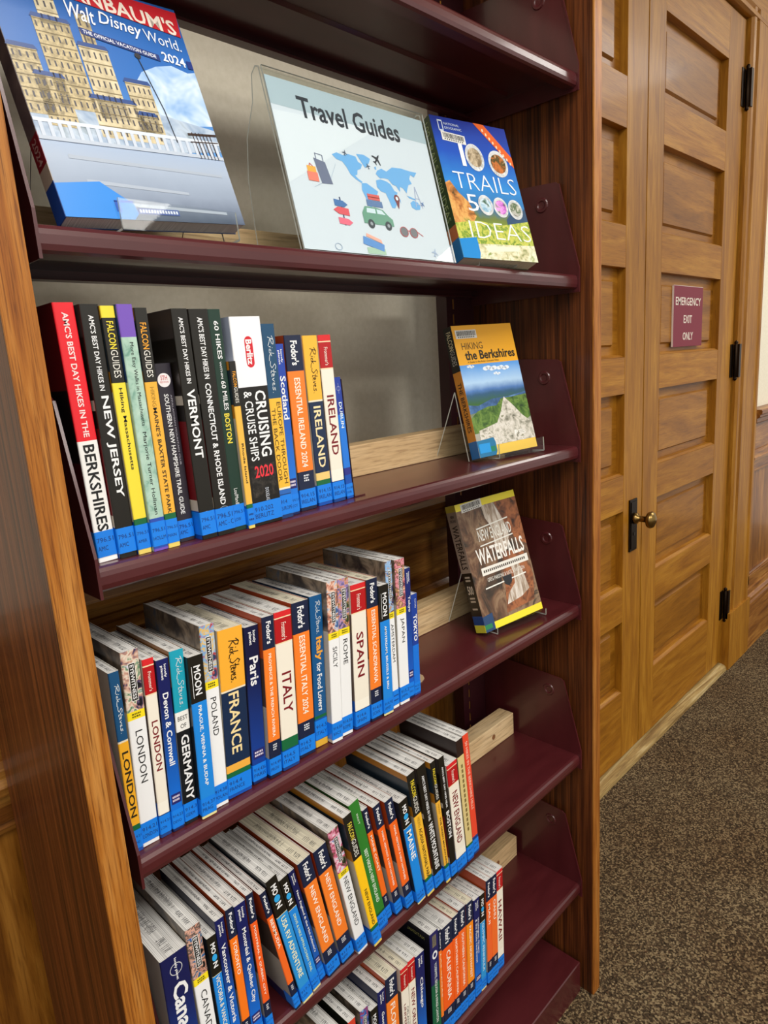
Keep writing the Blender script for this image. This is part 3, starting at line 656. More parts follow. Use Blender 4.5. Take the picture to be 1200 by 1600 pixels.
B('paris', 3, .1622, .0128, .0196, .1984, 3.2, lambda s: k_lonely(s, 'Paris', .19, .37, (.22, .84), '#10143c', '#123f98'), 'dark blue spined guidebook titled Paris', '914.436|PARIS', .126)
B('provence', 3, .1818, .0069, .0171, .2054, 3.3, lambda s: k_fodor(s, 'PROVENCE & THE FRENCH RIVIERA', t0=.225, t1=.745, a=(.36, .60)), 'navy and orange spined guidebook titled PROVENCE & THE FRENCH RIVIERA', '914.49|PROV', .1365)
B('fritaly', 3, .2057, .007, .0253, .2052, 2.7, lambda s: k_frommer(s, 'ITALY', .38, .64, foot=GRN), 'red and white spined guidebook titled ITALY', '914.5|ITALY', .133)
B('essitaly', 3, .2363, .0122, .026, .2066, 2.8, lambda s: k_fodor(s, 'ESSENTIAL ITALY 2024', t0=.215, t1=.72), 'navy and orange spined guidebook titled ESSENTIAL ITALY 2024', '914.5|ITALY', .137, PG_CREAM)
B('foodlovers', 3, .2631, .0155, .0204, .2057, 3.2, f_food, 'dark blue spined guide titled Italy for Food Lovers', '914.5|ITALY', .125)
B('sicily', 3, .283, .0062, .0179, .2203, 3.3, lambda s: k_eye(s, 'SICILY', ['#3a5c94', '#a8bcd8', '#efc9b0', '#c8826e', '#57423a', '#b9ccda'], .40, .53, .31), 'white spined guidebook titled SICILY', '914.58|SICI', .131)
B('rome', 3, .3031, .0086, .0193, .2184, 3.5, lambda s: k_eye(s, 'ROME', ['#2c4028', '#7a6a40', '#d8967e', '#8f82c0', '#3c3a58', '#c8a080'], .38, .54, .31), 'white spined guidebook titled ROME', '914.56|ROME', .131)
B('spain', 3, .3302, .0061, .0268, .2047, 2.7, lambda s: k_frommer(s, 'SPAIN', .33, .64, (.24, .72)), 'red and white spined guidebook titled SPAIN', '914.6|SPAIN', .128)
B('scandi', 3, .3563, .0047, .0207, .2052, 2.16, lambda s: k_fodor(s, 'ESSENTIAL SCANDINAVIA', t0=.215, t1=.73), 'navy and orange spined guidebook titled ESSENTIAL SCANDINAVIA', '914.8|SCAN', .136, PG_CREAM)
B('moonams', 3, .3774, .0022, .0187, .1915, 1.83, lambda s: k_moon(s, 'AMSTERDAM, BRUSSELS & BRU', .31, .80, (.34, .60), b=.27), 'black and blue spined guide titled AMSTERDAM, BRUSSELS', '914.92|AMST', .13)
B('ewams', 3, .3975, .0066, .0125, .2207, .61, lambda s: k_eye(s, 'AMSTERDAM', ['#2a3a70', '#6a4030', '#a8c8e8', '#7fb0e4', '#c8a070', '#4a78b8'], .42, .68, .34), 'thin white spined guidebook titled AMSTERDAM', None, .133)
B('ewjapan', 3, .4155, .0056, .0194, .2183, 1.5, lambda s: k_eye(s, 'JAPAN', ['#54303c', '#b05a60', '#e89aa8', '#6a4a38', '#d8a878', '#f0a8b8'], .40, .57, .33), 'white spined guidebook titled JAPAN with a pink picture', '915.2|JAPA', .133)
B('tokyotall', 3, .4325, .008, .0116, .2001, 1.8, lambda s: k_lonely(s, 'Tokyo', .21, .33, (.3, .8), '#1b2a70', '#155ec8'), 'tall narrow blue guidebook titled Tokyo', '915.2|TOKY', .128)
B('tokyosmall', 3, .4467, .0089, .0133, .1574, 1.3, f_tokyo_small, 'short blue guidebook titled TOKYO at the right end of the row', '915.2|TOKY', .108)
# ---- fourth shelf: Canada and New England, most of it leaning
B('canada', 4, .0192, -.003, .0318, .201, -.2, f_canada, 'thick dark blue guidebook titled Canada beside the left end panel', None, .128)
B('ewcanada', 4, .0485, -.003, .0188, .2174, -1.1, lambda s: k_eye(s, 'CANADA', ['#141c20', '#e0a088', '#1c3a40', '#e6b09a', '#31607c', '#3c62b4'], .40, .70, .31), 'white spined guidebook titled CANADA', None, .131)
B('mvictoria', 4, .0681, -.003, .0123, .1892, -1.1, lambda s: k_moon(s, 'VICTORIA & VANCOUVER ISLAND', .29, .95, (.28, .72), new=True, c='#f0ecd4'), 'black and blue spined guidebook titled VICTORIA & VANCOUVER ISLAND', None, .13)
B('vancouver', 4, .0809, -.003, .0123, .2039, -1.1, lambda s: k_lonely(s, 'Vancouver & Victoria', .17, .72, (.26, .72)), 'blue spined guidebook titled Vancouver & Victoria', None, .1305)
B('toronto', 4, .0951, -.003, .011, .2082, -1.1, lambda s: k_fodor(s, 'TORONTO', '#f97a1c', t0=.22, t1=.45, a=(.3, .72)), 'navy and orange spined guidebook titled TORONTO', '917.13|TORO', .127)
B('montreal', 4, .1088, -.003, .0156, .205, -1.1, lambda s: k_lonely(s, 'Montréal & Québec City', .17, .70, (.28, .72)), 'blue spined guidebook titled Montréal & Québec City', '917.14|MONT', .128)
B('fmontreal', 4, .1265, -.003, .0101, .2089, -2.0, lambda s: k_fodor(s, 'MONTRÉAL & QUÉBEC CITY', '#ef5f20', t0=.22, t1=.72, a=(.3, .68)), 'narrow navy and red-orange spined guidebook titled MONTRÉAL & QUÉBEC CITY', '917.14|MONT', .133)
B('bermuda', 4, .1694, -.0041, .0095, .2014, -9.4, lambda s: k_fodor(s, 'BERMUDA', '#f26a24', t0=.22, t1=.46, a=(.28, .72)), 'narrow leaning navy and orange spined guidebook titled BERMUDA', '917.29|BERM', .133)
B('usarv', 4, .1857, -.0046, .0171, .2125, -9.7, lambda s: k_moon(s, 'USA RV ADVENTURE', .30, .80, (.28, .70), '#2a93dc', new=True, c='#f2f0c4'), 'leaning black and blue spined guidebook titled USA RV ADVENTURE', '917.3|USA', .134)
B('appalachia', 4, .2041, -.0009, .0136, .1982, -10.0, lambda s: k_moon(s, 'DRIVE & HIKE APPALACHIAN TRAIL', .31, .83, (.34, .60), '#1f88e2', b=.26, new=True, c='#cfe8b8'), 'leaning black and blue spined guidebook titled DRIVE & HIKE APPALACHIAN TRAIL', '917.4|DRIV', .132)
B('natparks', 4, .2187, .0035, .0102, .1955, -9.8, lambda s: k_lonely(s, "New England & the Mid-Atlantic's", .17, .73, (.28, .66), '#141c54', '#1b63c4'), 'thin leaning dark blue guidebook wedged before the two orange NEW ENGLAND ones', '917.4|NEW', .130)
B('fne1', 4, .2363, -.001, .0216, .2024, -9.3, lambda s: k_fodor(s, 'NEW ENGLAND', t0=.225, t1=.72, a=(.34, .66)), 'navy and orange guidebook titled NEW ENGLAND, left one of the two side by side', '917.4|NEW', .136, PG_CREAM)
B('fne2', 4, .2627, -.0002, .0227, .203, -9.1, lambda s: k_fodor(s, 'NEW ENGLAND', t0=.225, t1=.68, a=(.34, .66)), 'navy and orange guidebook titled NEW ENGLAND, right one of the two side by side', '917.4|NEW', .136, PG_CREAM)
B('ewne', 4, .2872, -.0043, .0186, .2198, -9.2, lambda s: k_eye(s, 'NEW ENGLAND', ['#20201c', '#3e5a2c', '#b84a70', '#e8a0b8', '#e8e8f0', '#4a5ab0'], .38, .78, .32), 'leaning white spined guidebook titled NEW ENGLAND with a flower picture', '917.4|NEW', .132)
B('falne', 4, .3095, -.0128, .0152, .2348, -9.3, lambda s: k_falcon(s, 'NEW ENGLAND', '#fbc81a', .56, .84, b=.32, fc='#e4d24a'), 'leaning black and yellow spined guidebook titled NEW ENGLAND', '796.51|NEW', .142)
B('green', 4, .3340, -.0001, .0190, .2353, -9.6, f_green, 'tall leaning guidebook with a plain green spine', '796.51|BEST', .135)
B('mainecoast', 4, .3528, .0055, .0106, .2082, -9.2, lambda s: k_fodor(s, 'MAINE COAST', '#f7701e', t0=.23, t1=.55, a=(.3, .68)), 'leaning navy and orange guidebook titled MAINE COAST beside the green one', '917.41|MAIN', .133)
B('fmvn1', 4, .3697, .0012, .0145, .2061, -8.9, lambda s: k_fodor(s, 'MAINE, VERMONT & NEW HAMPSHIRE', '#f56a20', t0=.23, t1=.73, a=(.36, .62)), 'leaning orange guidebook MAINE, VERMONT & NEW HAMPSHIRE, nearer the green book', '917.41|MAIN', .134)
B('fmvn2', 4, .3893, -.0035, .0162, .2057, -8.7, lambda s: k_fodor(s, 'MAINE, VERMONT & NEW HAMPSHIRE', '#f56a20', t0=.23, t1=.73, a=(.36, .62)), 'leaning orange guidebook MAINE, VERMONT & NEW HAMPSHIRE, beside the blue MAINE one', '917.41|MAIN', .134)
B('moonmaine', 4, .4094, -.0089, .0180, .1936, -8.2, lambda s: k_moon(s, 'MAINE', .29, .57, (.22, .76), '#1689e6', b=.25, new=True), 'leaning black and bright blue guidebook titled MAINE', '917.41|MAIN', .134)
B('acadia', 4, .4306, -.0098, .0165, .2282, -7.6, lambda s: k_falcon(s, 'ACADIA NATIONAL PARK', '#f2bc36', .44, .86, b=.33, pre='HIKING', a=(.30, .68)), 'leaning black and yellow guidebook titled ACADIA NATIONAL PARK', '796.51|ACAD', .14)
B('whitemts', 4, .4505, -.0114, .0198, .2306, -7.2, lambda s: k_amc(s, "AMC'S BEST DAY HIKES IN THE", 'WHITE MOUNTAINS', .46, .84, (.08, .44)), 'leaning black guidebook titled WHITE MOUNTAINS', '796.51|AMC', .13)
B('greenmts', 4, .4682, -.0146, .0105, .227, -6.0, lambda s: k_falcon(s, 'THE GREEN MOUNTAINS', '#ecb23a', .45, .85, b=.32, pre='HIKING'), 'narrow black and yellow guidebook titled THE GREEN MOUNTAINS', '796.51|GREE', .135)
B('boston', 4, .483, -.0153, .0140, .2251, -5.0, lambda s: k_amc(s, "AMC'S BEST DAY HIKES NEAR", 'BOSTON', .44, .66, (.08, .41)), 'leaning black guidebook titled BOSTON in white letters', '796.51|AMC', .13)
B('frne', 4, .5045, -.0146, .0250, .2022, -4.4, lambda s: k_frommer(s, 'NEW ENGLAND', .26, .74, (.22, .74)), 'red and white spined guidebook titled NEW ENGLAND', '917.4|NEW', .128)
B('weekend', 4, .5301, -.0125, .0164, .2307, -4.4, f_week, 'cream spined guidebook with a dark brown head', '796.51|WEEK', .125)
B('fifty', 4, .5492, -.0096, .0150, .23, -4.4, f_fifty, 'red-orange guidebook titled 50 HIKES IN THE BERKSHIRE HILLS at the row end', '796.51|50 H', .12)
# ---- fifth shelf: United States
B('grey0', 5, .2290, .004, .021, .206, 1.2, lambda s: k_eye(s, 'FLORIDA', CITY, .4, .6), 'guidebook of which only the grey page edges show at the bottom edge of the photo', None, .132)
B('red0', 5, .2568, .004, .0142, .2059, 1.2, f_red, 'guidebook with a black cover and red spine at the bottom edge of the photo', None, .125)
B('ew1', 5, .2816, .004, .0163, .2045, 1.2, lambda s: k_eye(s, 'WASHINGTON DC', ['#1c3c78', '#2c5cac', '#3a70c4', '#b02a2c', '#2a52a0', '#8fb4e0']), 'blue picture spined guidebook standing third in the bottom row', None, .131)
B('moon2', 5, .3008, .004, .0155, .1891, 1.2, lambda s: k_moon(s, 'CAROLINAS', .3, .6), 'low black spined guidebook between the blue picture one and Georgia', None, .13)
B('georgia', 5, .3178, .004, .0160, .2077, 1.2, lambda s: k_lonely(s, 'Georgia & the Carolinas', .19, .7, (.28, .7)), 'dark blue spined guidebook titled Georgia & the Carolinas', None, .128)
B('florida', 5, .3398, .004, .0251, .2165, 1.2, lambda s: k_fodor(s, 'FLORIDA', t0=.23, t1=.60, a=(.3, .7)), 'navy and orange spined guidebook titled FLORIDA', None, .133, PG_CREAM)
B('universal', 5, .3685, .004, .0165, .2083, 1.2, f_univ, 'red and white spined guidebook titled UNIVERSAL ORLANDO', None, .128, PG_CREAM)
B('neworleans', 5, .3855, .004, .0158, .2104, 1.2, lambda s: k_frommer(s, 'NEW ORLEANS', .26, .74, (.26, .76)), 'red and white spined guidebook titled NEW ORLEANS', None, .128)
B('chicago', 5, .4055, .004, .0203, .2051, 1.2, lambda s: k_lonely(s, 'Chicago', .22, .50, (.3, .72)), 'dark blue spined guidebook titled Chicago', None, .128)
B('parks', 5, .4409, .004, .0208, .2201, 1.2, f_parks, 'tall purple and green spined guidebook to national parks', '917.94|YOSE', .134)
B('lasvegas', 5, .4554, .004, .0066, .2138, 1.2, f_vegas, 'very thin navy and orange guidebook titled LAS VEGAS', None, .133)
B('california', 5, .4737, .004, .0284, .2098, 1.2, lambda s: k_fodor(s, 'CALIFORNIA', '#f4601c', t0=.24, t1=.70, a=(.36, .72)), 'thick navy and red-orange guidebook titled CALIFORNIA', '917.94|CALI', .133)
B('norcal', 5, .4964, .004, .0157, .2118, 1.2, lambda s: k_fodor(s, 'NORTHERN CALIFORNIA', '#f4641e', t0=.22, t1=.74, a=(.34, .66)), 'navy and orange guidebook titled NORTHERN CALIFORNIA', '917.94|NORT', .133, PG_CREAM)
B('socal', 5, .5147, .004, .0196, .2142, 1.2, lambda s: k_fodor(s, 'SOUTHERN CALIFORNIA', '#f56a24', t0=.23, t1=.73, a=(.34, .64)), 'navy and orange guidebook titled SOUTHERN CALIFORNIA', '917.94|SOUT', .133)
B('pacnw', 5, .5354, .004, .0188, .2121, 1.2, lambda s: k_fodor(s, 'PACIFIC NORTHWEST', '#f58e1c', t0=.23, t1=.73, a=(.34, .64)), 'navy and amber spined guidebook titled PACIFIC NORTHWEST', '917.95|PACI', .133, PG_CREAM)
B('washington', 5, .5570, .0051, .0172, .203, 1.2, f_wash, 'navy spined guidebook titled Washington, Oregon & the Pacific Northwest', '917.97|WASH', .13)
B('olympic', 5, .5745, .0059, .0147, .2, 1.2, lambda s: k_moon(s, 'OLYMPIC PENINSULA', .3, .8, (.3, .7), '#2a97dc', new=True, c='#cfeefa'), 'black and light blue spined guidebook titled OLYMPIC PENINSULA', '917.97|OLYM', .13)
B('maui', 5, .5915, .004, .0141, .2192, 1.2, lambda s: k_fodor(s, 'MAUI', '#f2682c', t0=.23, t1=.42, a=(.3, .7)), 'navy and orange spined guidebook titled MAUI', '919.69|MAUI', .128)
B('oahu', 5, .6079, .004, .0175, .2178, 1.2, lambda s: k_fodor(s, 'OAHU', '#f2702c', t0=.23, t1=.42, a=(.3, .7)), 'navy and orange spined guidebook titled OAHU', '919.69|OAHU', .128)
B('hawaii', 5, .6292, .0073, .0215, .2131, 1.2, lambda s: k_frommer(s, 'HAWAII', .30, .70, (.26, .74)), 'red and white spined guidebook titled HAWAII', '919.69|HAWA', .125)

GROUPS = {2: 'guidebooks standing in the second row down', 3: 'guidebooks standing in the row of European cities', 4: 'guidebooks in the partly leaning row of New England', 5: 'guidebooks in the lowest row'}

def colour(c): return M(c) if isinstance(c, str) else c
def cover_shell(w, d, h, spine, side_l, side_r, th=0.0007, rr=0.0013):
    """wrapped paper cover: back board, spine and front board as one folded sheet with thickness"""
    hw = w/2; rr = min(rr, w*0.2)
    out = [(-hw, d), (-hw, rr), (-hw+rr*0.3, rr*0.3), (-hw+rr, 0), (hw-rr, 0), (hw-rr*0.3, rr*0.3), (hw, rr), (hw, d)]
    inn = [(-hw+th, d), (-hw+th, rr), (-hw+th, th+rr*0.2), (-hw+rr, th), (hw-rr, th), (hw-th, th+rr*0.2), (hw-th, rr), (hw-th, d)]
    cuts = sorted(set([0.0, 1.0] + [t for t, _ in spine] + [t for t, _ in side_l] + [t for t, _ in side_r]))
    def pick(bands, t):
        for e, c in bands:
            if t < e: return colour(c)
        return colour(bands[-1][1])
    b = MB()
    for t0, t1 in zip(cuts, cuts[1:]):
        tm = (t0+t1)/2; z1, z0 = h*(1-t0), h*(1-t1)
        for i in range(7):
            m = pick(side_l, tm) if i == 0 else pick(side_r, tm) if i == 6 else pick(spine, tm)
            a, c = out[i], out[i+1]
            b.face([(a[0], a[1], z0), (c[0], c[1], z0), (c[0], c[1], z1), (a[0], a[1], z1)], m)
            if i in (0, 3, 6):
                a2, c2 = inn[i], inn[i+1]
                b.face([(a2[0], a2[1], z1), (c2[0], c2[1], z1), (c2[0], c2[1], z0), (a2[0], a2[1], z0)], m)
    PW = M('#d8d6d0', 0.6)
    for i in range(7):
        for z in (0, h):
            P = [(out[i][0], out[i][1], z), (out[i+1][0], out[i+1][1], z), (inn[i+1][0], inn[i+1][1], z), (inn[i][0], inn[i][1], z)]
            b.face(P, PW)
    for k in (0, 7): b.face([(out[k][0], d, 0), (inn[k][0], d, 0), (inn[k][0], d, h), (out[k][0], d, h)], PW)
    return b

def page_block(w, d, h, m, inset=0.0008):
    b = MB(); hw = w/2-inset
    b.box((-hw, inset, 0.0008), (hw, d-0.0012, h-0.0008), m); return b

def stamp_marks(w, d, h):
    """the blurred ownership stamp and date struck across the page edges"""
    dd = Decal(lambda u, v, l: (u, v, h-0.0008+l))
    n = max(1, int(w/0.012)); hw = w*0.22
    y = d*0.34
    while y < d*0.80:
        step = rnd.uniform(0.0016, 0.003)
        if rnd.random() < 0.88:
            dx = rnd.uniform(-1, 1)*w*0.03
            dd.stroke([(dx-hw*rnd.uniform(.5, 1), y), (dx+hw*rnd.uniform(.5, 1), y+rnd.uniform(-.0006, .0006))], 0.0006, GREY_INK, 1)
            if rnd.random() < .5: dd.stroke([(dx+hw*rnd.uniform(-1, .8), y), (dx+hw*rnd.uniform(-1, .8), y+step)], 0.00055, GREY_INK, 1)
        y += step
    y = d*0.07
    for i in range(8):
        if i in (4,): y += .003
        dd.stroke([(-hw*.9, y), (hw*.6, y+.0003)], 0.0006, GREY_INK, 1)
        if rnd.random() < .6: dd.stroke([(hw*.6*rnd.choice((-1, 1)), y), (hw*.6*rnd.choice((-1, 1)), y+.002)], 0.00055, GREY_INK, 1)
        y += rnd.uniform(.0022, .0032)
    return dd

def call_label(s, w, h, t0, t1, txt, parent):
    """blue paper label wrapped round the foot of the spine"""
    b = MB(); m = M(BLUE, 0.3); m2 = M('#1257b4', 0.3); z1, z0 = h*(1-t0), h*(1-t1); e = 0.00028; wr = 0.018; hw = w/2+e
    def skin(za, zb, mm, e):
        hw = w/2+e; r = min(0.0013, w*.2)
        P = [(-hw, wr), (-hw, r), (-hw+r*.3, r*.3-e), (-hw+r, -e), (hw-r, -e), (hw-r*.3, r*.3-e), (hw, r), (hw, wr)]
        for a, c in zip(P, P[1:]): b.face([(a[0], a[1], za), (c[0], c[1], za), (c[0], c[1], zb), (a[0], a[1], zb)], mm)
    skin(z0, z1, m, e)
    o = b.build('call_label', parent, fix=False)
    d = Decal(lambda u, v, l: (u, -0.0003-l, v)); ink = M('#0f2f74', 0.6)
    if txt:
        L = txt.split('|'); H = (z1-z0)
        for i, q in enumerate(L):
            ch = min(H*.22, w*.24); zc = z1-H*(.34+.33*i)
            L_ = min(w*.86, len(q)*ch*.72); d.text(q, -w*.44, zc-ch/2, -w*.44+L_, zc+ch/2, ink, 1)
    else:
        for i in (0, 1):
            zc = z1-(z1-z0)*(.36+.3*i); x = -w*.36
            while x < w*.3: q = rnd.uniform(.0008, .002); d.rect(x, zc-.001, min(x+q, w*.36), zc+.001, ink, 1); x += q+.0006
    d.build('call_number', o)

def make_book(key):
    row, x, y, w, h, lean, fn, label, lab, depth, pages, side, lspan, extra = TABLE[key]
    s = Spine(w, h); s.extra_side = None; fn(s)
    a = math.radians(lean); z = ZS[row] + 0.0003 + abs(math.sin(a))*w/2
    mt = Matrix.Translation((x, y, z)) @ Matrix.Rotation(a, 4, 'Y')
    root = empty('guidebook', mat=mt)
    sd = side or s.side or [(1, '#888888')]
    cover_shell(w, depth, h, s.bands, sd, sd).build('cover', root)
    pg = page_block(w, depth, h, pages).build('pages', root)
    stamp_marks(w-0.0016, depth, h).build('library_stamp', pg)
    if s.d.b.f: s.d.build('lettering', root)
    if s.extra_side: s.extra_side.build('side_lettering', root)
    call_label(s, w, h, s.label[0], s.label[1], lab, root)
    tag(root, label, 'book', GROUPS[row])
    return root
for k in TABLE: make_book(k)

# bookends
BE = M('#2a1015', 0.35); BEIGE = M('#a88f70', 0.4)
r = empty('bookend', (0.3652, 0.028, ZS[2]))
b = MB(); b.prism([(0.0, 0.0004), (0.0012, 0.0004), (-0.0068, 0.157), (-0.0080, 0.157)], 0.0, 0.09, BE, 'y'); b.build('upright_plate', r)
b = MB(); b.prism([(0.0014, 0.0), (0.020, 0.0), (0.024, 0.004), (0.024, 0.09), (0.020, 0.094), (0.0014, 0.094)], 0.0004, 0.0018, MAROON, 'z'); b.build('foot_plate', r)
tag(r, 'maroon metal bookend holding the row that ends with the small DUBLIN guide', 'bookend', 'metal bookends')
r = empty('bookend', (0.462, 0.03, ZS[3]))
b = MB(); b.box((0, 0.004, 0.0004), (0.0014, 0.11, 0.12), BEIGE, 0.0004); b.build('upright_plate', r)
b = MB(); b.prism([(0.0014, 0.0), (0.018, 0.0), (0.028, 0.004), (0.034, 0.012), (0.036, 0.024), (0.036, 0.09), (0.03, 0.1), (0.0014, 0.1)], 0.0004, 0.0016, BEIGE, 'z'); b.build('foot_plate', r)
tag(r, 'beige metal bookend beside the short TOKYO guide', 'bookend', 'metal bookends')

# ================================================================== FACE-OUT BOOKS, STANDS AND THE SIGN
def frame(x, y, z, yaw, tilt, roll=0.0):
    """local x = right across the cover, y = into the book, z = up the cover"""
    return Matrix.Translation((x, y, z)) @ Matrix.Rotation(math.radians(yaw), 4, 'Z') @ Matrix.Rotation(math.radians(-tilt), 4, 'X') @ Matrix.Rotation(math.radians(roll), 4, 'Y')

def faceout(x, y, z, yaw, tilt, roll, w, h, t, front, spine, pages, label, zlab=0.03, back='#3a3a3a'):
    root = empty('guidebook', mat=frame(x, y, z, yaw, tilt, roll))
    th = 0.0007; b = MB()
    def slab(a, c, m): b.box(a, c, m)
    F = MB(); z0 = 0
    cuts = [0] + [q for q, _ in front]
    # front board with the printed picture bands, listed from the foot up
    for i, (q, m) in enumerate(front): F.box((0, 0, h*cuts[i]), (w, th, h*q), colour(m))
    F.build('front_cover', root, fix=False)
    S = MB(); cuts = [0] + [q for q, _ in spine]
    for i, (q, m) in enumerate(spine): S.box((-0.0004, 0.0002, h*cuts[i]), (th, t, h*q), colour(m))
    S.build('spine', root, fix=False)
    K = MB(); K.box((0, t-th, 0), (w, t, h), colour(back)); K.build('back_cover', root)
    P = MB(); P.box((th, th, 0.0008), (w-0.001, t-th, h-0.0008), pages); P.build('pages', root)
    tag(root, label, 'book', 'guidebooks shown face out on stands')
    fd = Decal(lambda u, v, l: (u*w, -l, v*h)); sd = Decal(lambda u, v, l: (-0.0004-l, t*(1-u), v*h))
    return root, fd, sd

def barcode(fd, u0, v0, u1, v1, skew=0.0):
    fd.poly([(u0, v0), (u1, v0+skew), (u1, v1+skew), (u0, v1)], '#dcdcd8', 3)
    u = u0+(u1-u0)*.07; H = v1-v0
    while u < u1-(u1-u0)*.07:
        q = (u1-u0)*rnd.choice((.012, .02, .03)); k = skew*(u-u0)/(u1-u0)
        fd.rect(u, v0+H*.32+k, u+q, v0+H*.88+k, '#22221f', 4); u += q+(u1-u0)*rnd.choice((.012, .02))
    for i in range(9): fd.rect(u0+(u1-u0)*(.1+.09*i), v0+H*.1+skew*.1*i, u0+(u1-u0)*(.15+.09*i), v0+H*.24+skew*.1*i, '#33332f', 4)

def book_stand(x, y, z, yaw, w, tilt, hh, back, lip, label, t, foot_y, l0=0.0, l1=1.0):
    """one bent sheet of clear acrylic: lip, ledge, sloped back and a prop leg behind"""
    root = empty('book_stand', mat=Matrix.Translation((x, y, z)) @ Matrix.Rotation(math.radians(yaw), 4, 'Z'))
    tn, cs, sn = 0.0022, math.cos(math.radians(tilt)), math.sin(math.radians(tilt))
    led = t+0.002                     # ledge depth at right angles to the book
    p0 = (-0.004, 0.003)
    A = (p0[0], p0[1]); Bk = (A[0]+led*cs+0.006, A[1]-0.0015)
    top = (Bk[0]+hh*sn, Bk[1]+hh*cs)
    legb = (foot_y, 0.0012)
    lipt = (A[0]+lip*sn*0.6-0.002, A[1]+lip)
    path = [lipt, A, Bk, top, legb]
    def offset(P, d):
        out = []
        for i, p in enumerate(P):
            a = P[max(i-1, 0)]; c = P[min(i+1, len(P)-1)]
            dx, dy = c[0]-a[0], c[1]-a[1]; L = math.hypot(dx, dy) or 1
            out.append((p[0]-dy/L*d, p[1]+dx/L*d))
        return out
    def seg(nm, a, c, w0=0.0, w1=1.0):
        dx, dy = c[0]-a[0], c[1]-a[1]; L = math.hypot(dx, dy); nx, ny = -dy/L*tn/2, dx/L*tn/2
        b = MB(); b.prism([(a[0]+nx, a[1]+ny), (a[0]-nx, a[1]-ny), (c[0]-nx, c[1]-ny), (c[0]+nx, c[1]+ny)], -w/2+w*w0, -w/2+w*w1, ACRYLIC, 'x', ACR_EDGE)
        o = b.build(nm, root); return o
    seg('lip', path[0], path[1], l0, l1); seg('ledge', path[1], path[2], l0, l1); seg('back_plate', path[2], path[3]); seg('prop_leg', path[3], path[4])
    tag(root, label, 'book stand', 'clear acrylic book stands')
    return root

# ---- large theme park guide, top left.  The costumed figures are left out.
z1 = ZS[1]
W1, H1, T1 = 0.193, 0.237, 0.021
SKY = grad('park_sky', [(0.0, hexc('#8fb6dc')), (0.3, hexc('#5f97d4')), (0.6, hexc('#2f6dba')), (1.0, hexc('#1f5aa6'))], H1, .12, 14)
PLAZA = grad('park_plaza', [(0.0, hexc('#4d5a70')), (0.35, hexc('#8d9bb0')), (0.7, hexc('#a4b3c8')), (1.0, hexc('#9fb4d2'))], H1*.34, .18, 30)
r, fd, sd = faceout(.031, .011, z1+.0095, 0, 17.0, -3.6, W1, H1, T1, [(.30, PLAZA), (1, SKY)], [(.14, '#14469a'), (.21, '#bfae9c'), (.33, '#8f1c28'), (1, art('spine_dusk', ['#5a4c50', '#7a6a68', '#9a8a80'], 18))], PG_WHITE, 'large blue theme park guide with a red banner, tilted at top left', back='#2a4a80')
STONE = art('pale_stone', ['#6e6450', '#a3946f', '#c9b88c', '#8f8264'], 90); ROOF = M('#2c4a86'); ST2 = M('#857756'); STL = art('light_stone', ['#a09478', '#c8bb98', '#dccfae'], 90)
CL = art('cloud', ['#5f94d0', '#a4c2e6', '#d8e6f4'], 25)
fd.poly([(.60, .60), (.66, .66), (.76, .70), (.86, .72), (.95, .70), (1, .71), (1, .46), (.80, .44), (.62, .46)], CL, 1)
fd.poly([(.0, .50), (.08, .56), (.2, .52), (.5, .5), (1, .44), (1, .34), (.6, .30), (0, .30)], art('garden_wall', ['#6f87a4', '#93a8c2', '#b4c4d6', '#7f8f98'], 30), 2)
# plain generic stone building with flat blue roofs
for q, (a, c, v0, v1) in enumerate(((.20, .30, .78, .95), (.16, .34, .44, .80), (.35, .50, .42, .72), (.385, .455, .72, .86), (.54, .68, .38, .60), (.0, .13, .40, .66), (.32, .56, .34, .50), (.08, .22, .36, .56), (.56, .66, .34, .46))):
    fd.rect(a, v0, c, v1, STONE if q % 2 else STL, 3)
    fd.poly([(a-.008, v1), (c+.008, v1), (c-.006, v1+.018), (a+.006, v1+.018)], ROOF, 4)
    n = max(2, int((c-a)/.028)); m = max(2, int((v1-v0)/.05))
    for j in range(m):
        for i in range(n): fd.rect(a+(c-a)*(i+.32)/n, v0+(v1-v0)*(j+.25)/m, a+(c-a)*(i+.60)/n, v0+(v1-v0)*(j+.70)/m, M('#4c4a50'), 4)
        fd.rect(a, v0+(v1-v0)*(j+.88)/m, c, v0+(v1-v0)*(j+.94)/m, ST2, 5)
for u in [.02+.045*i for i in range(22)]: fd.rect(u, .315-.0*u, u+.018, .37, M('#c2cddc'), 5)
fd.rect(0, .37, 1.0, .385, M('#cdd8e6'), 5); fd.rect(0, .30, 1.0, .315, M('#b4c0d0'), 5)
fd.stroke([(.665, .72), (.72, .50), (.735, .36)], .005, '#1d1f26', 6); fd.disc(.668, .73, .018, '#2a2c34', 6, .012)
for i in range(6): fd.stroke([(.845+.022*i, .415), (.855+.022*i, .30)], .005, '#3a2a26', 6)
fd.stroke([(.82, .405), (.995, .415)], .010, '#3a2a26', 6); fd.stroke([(.82, .37), (.995, .38)], .005, '#3a2a26', 6)
for v, q in ((.06, .9), (.14, .7), (.235, .95)): fd.poly([(.3-.2*q, v), (q, v-.018), (q, v-.006), (.3-.2*q, v+.016)], M('#a4b0c0'), 2)
fd.poly([(0, .0), (.34, .0), (.37, .025), (.36, .065), (.22, .15), (.0, .13)], M('#2e86dc', .3), 3)
fd.rect(.26, .03, .285, .075, M('#1b54b4'), 4); fd.rect(.26, .07, .36, .078, M('#1b54b4'), 4)
RD = M('#c4202c')
fd.poly([(.30, .925), (.985, .868), (1.0, .985), (.28, 1.0)], RD, 5)
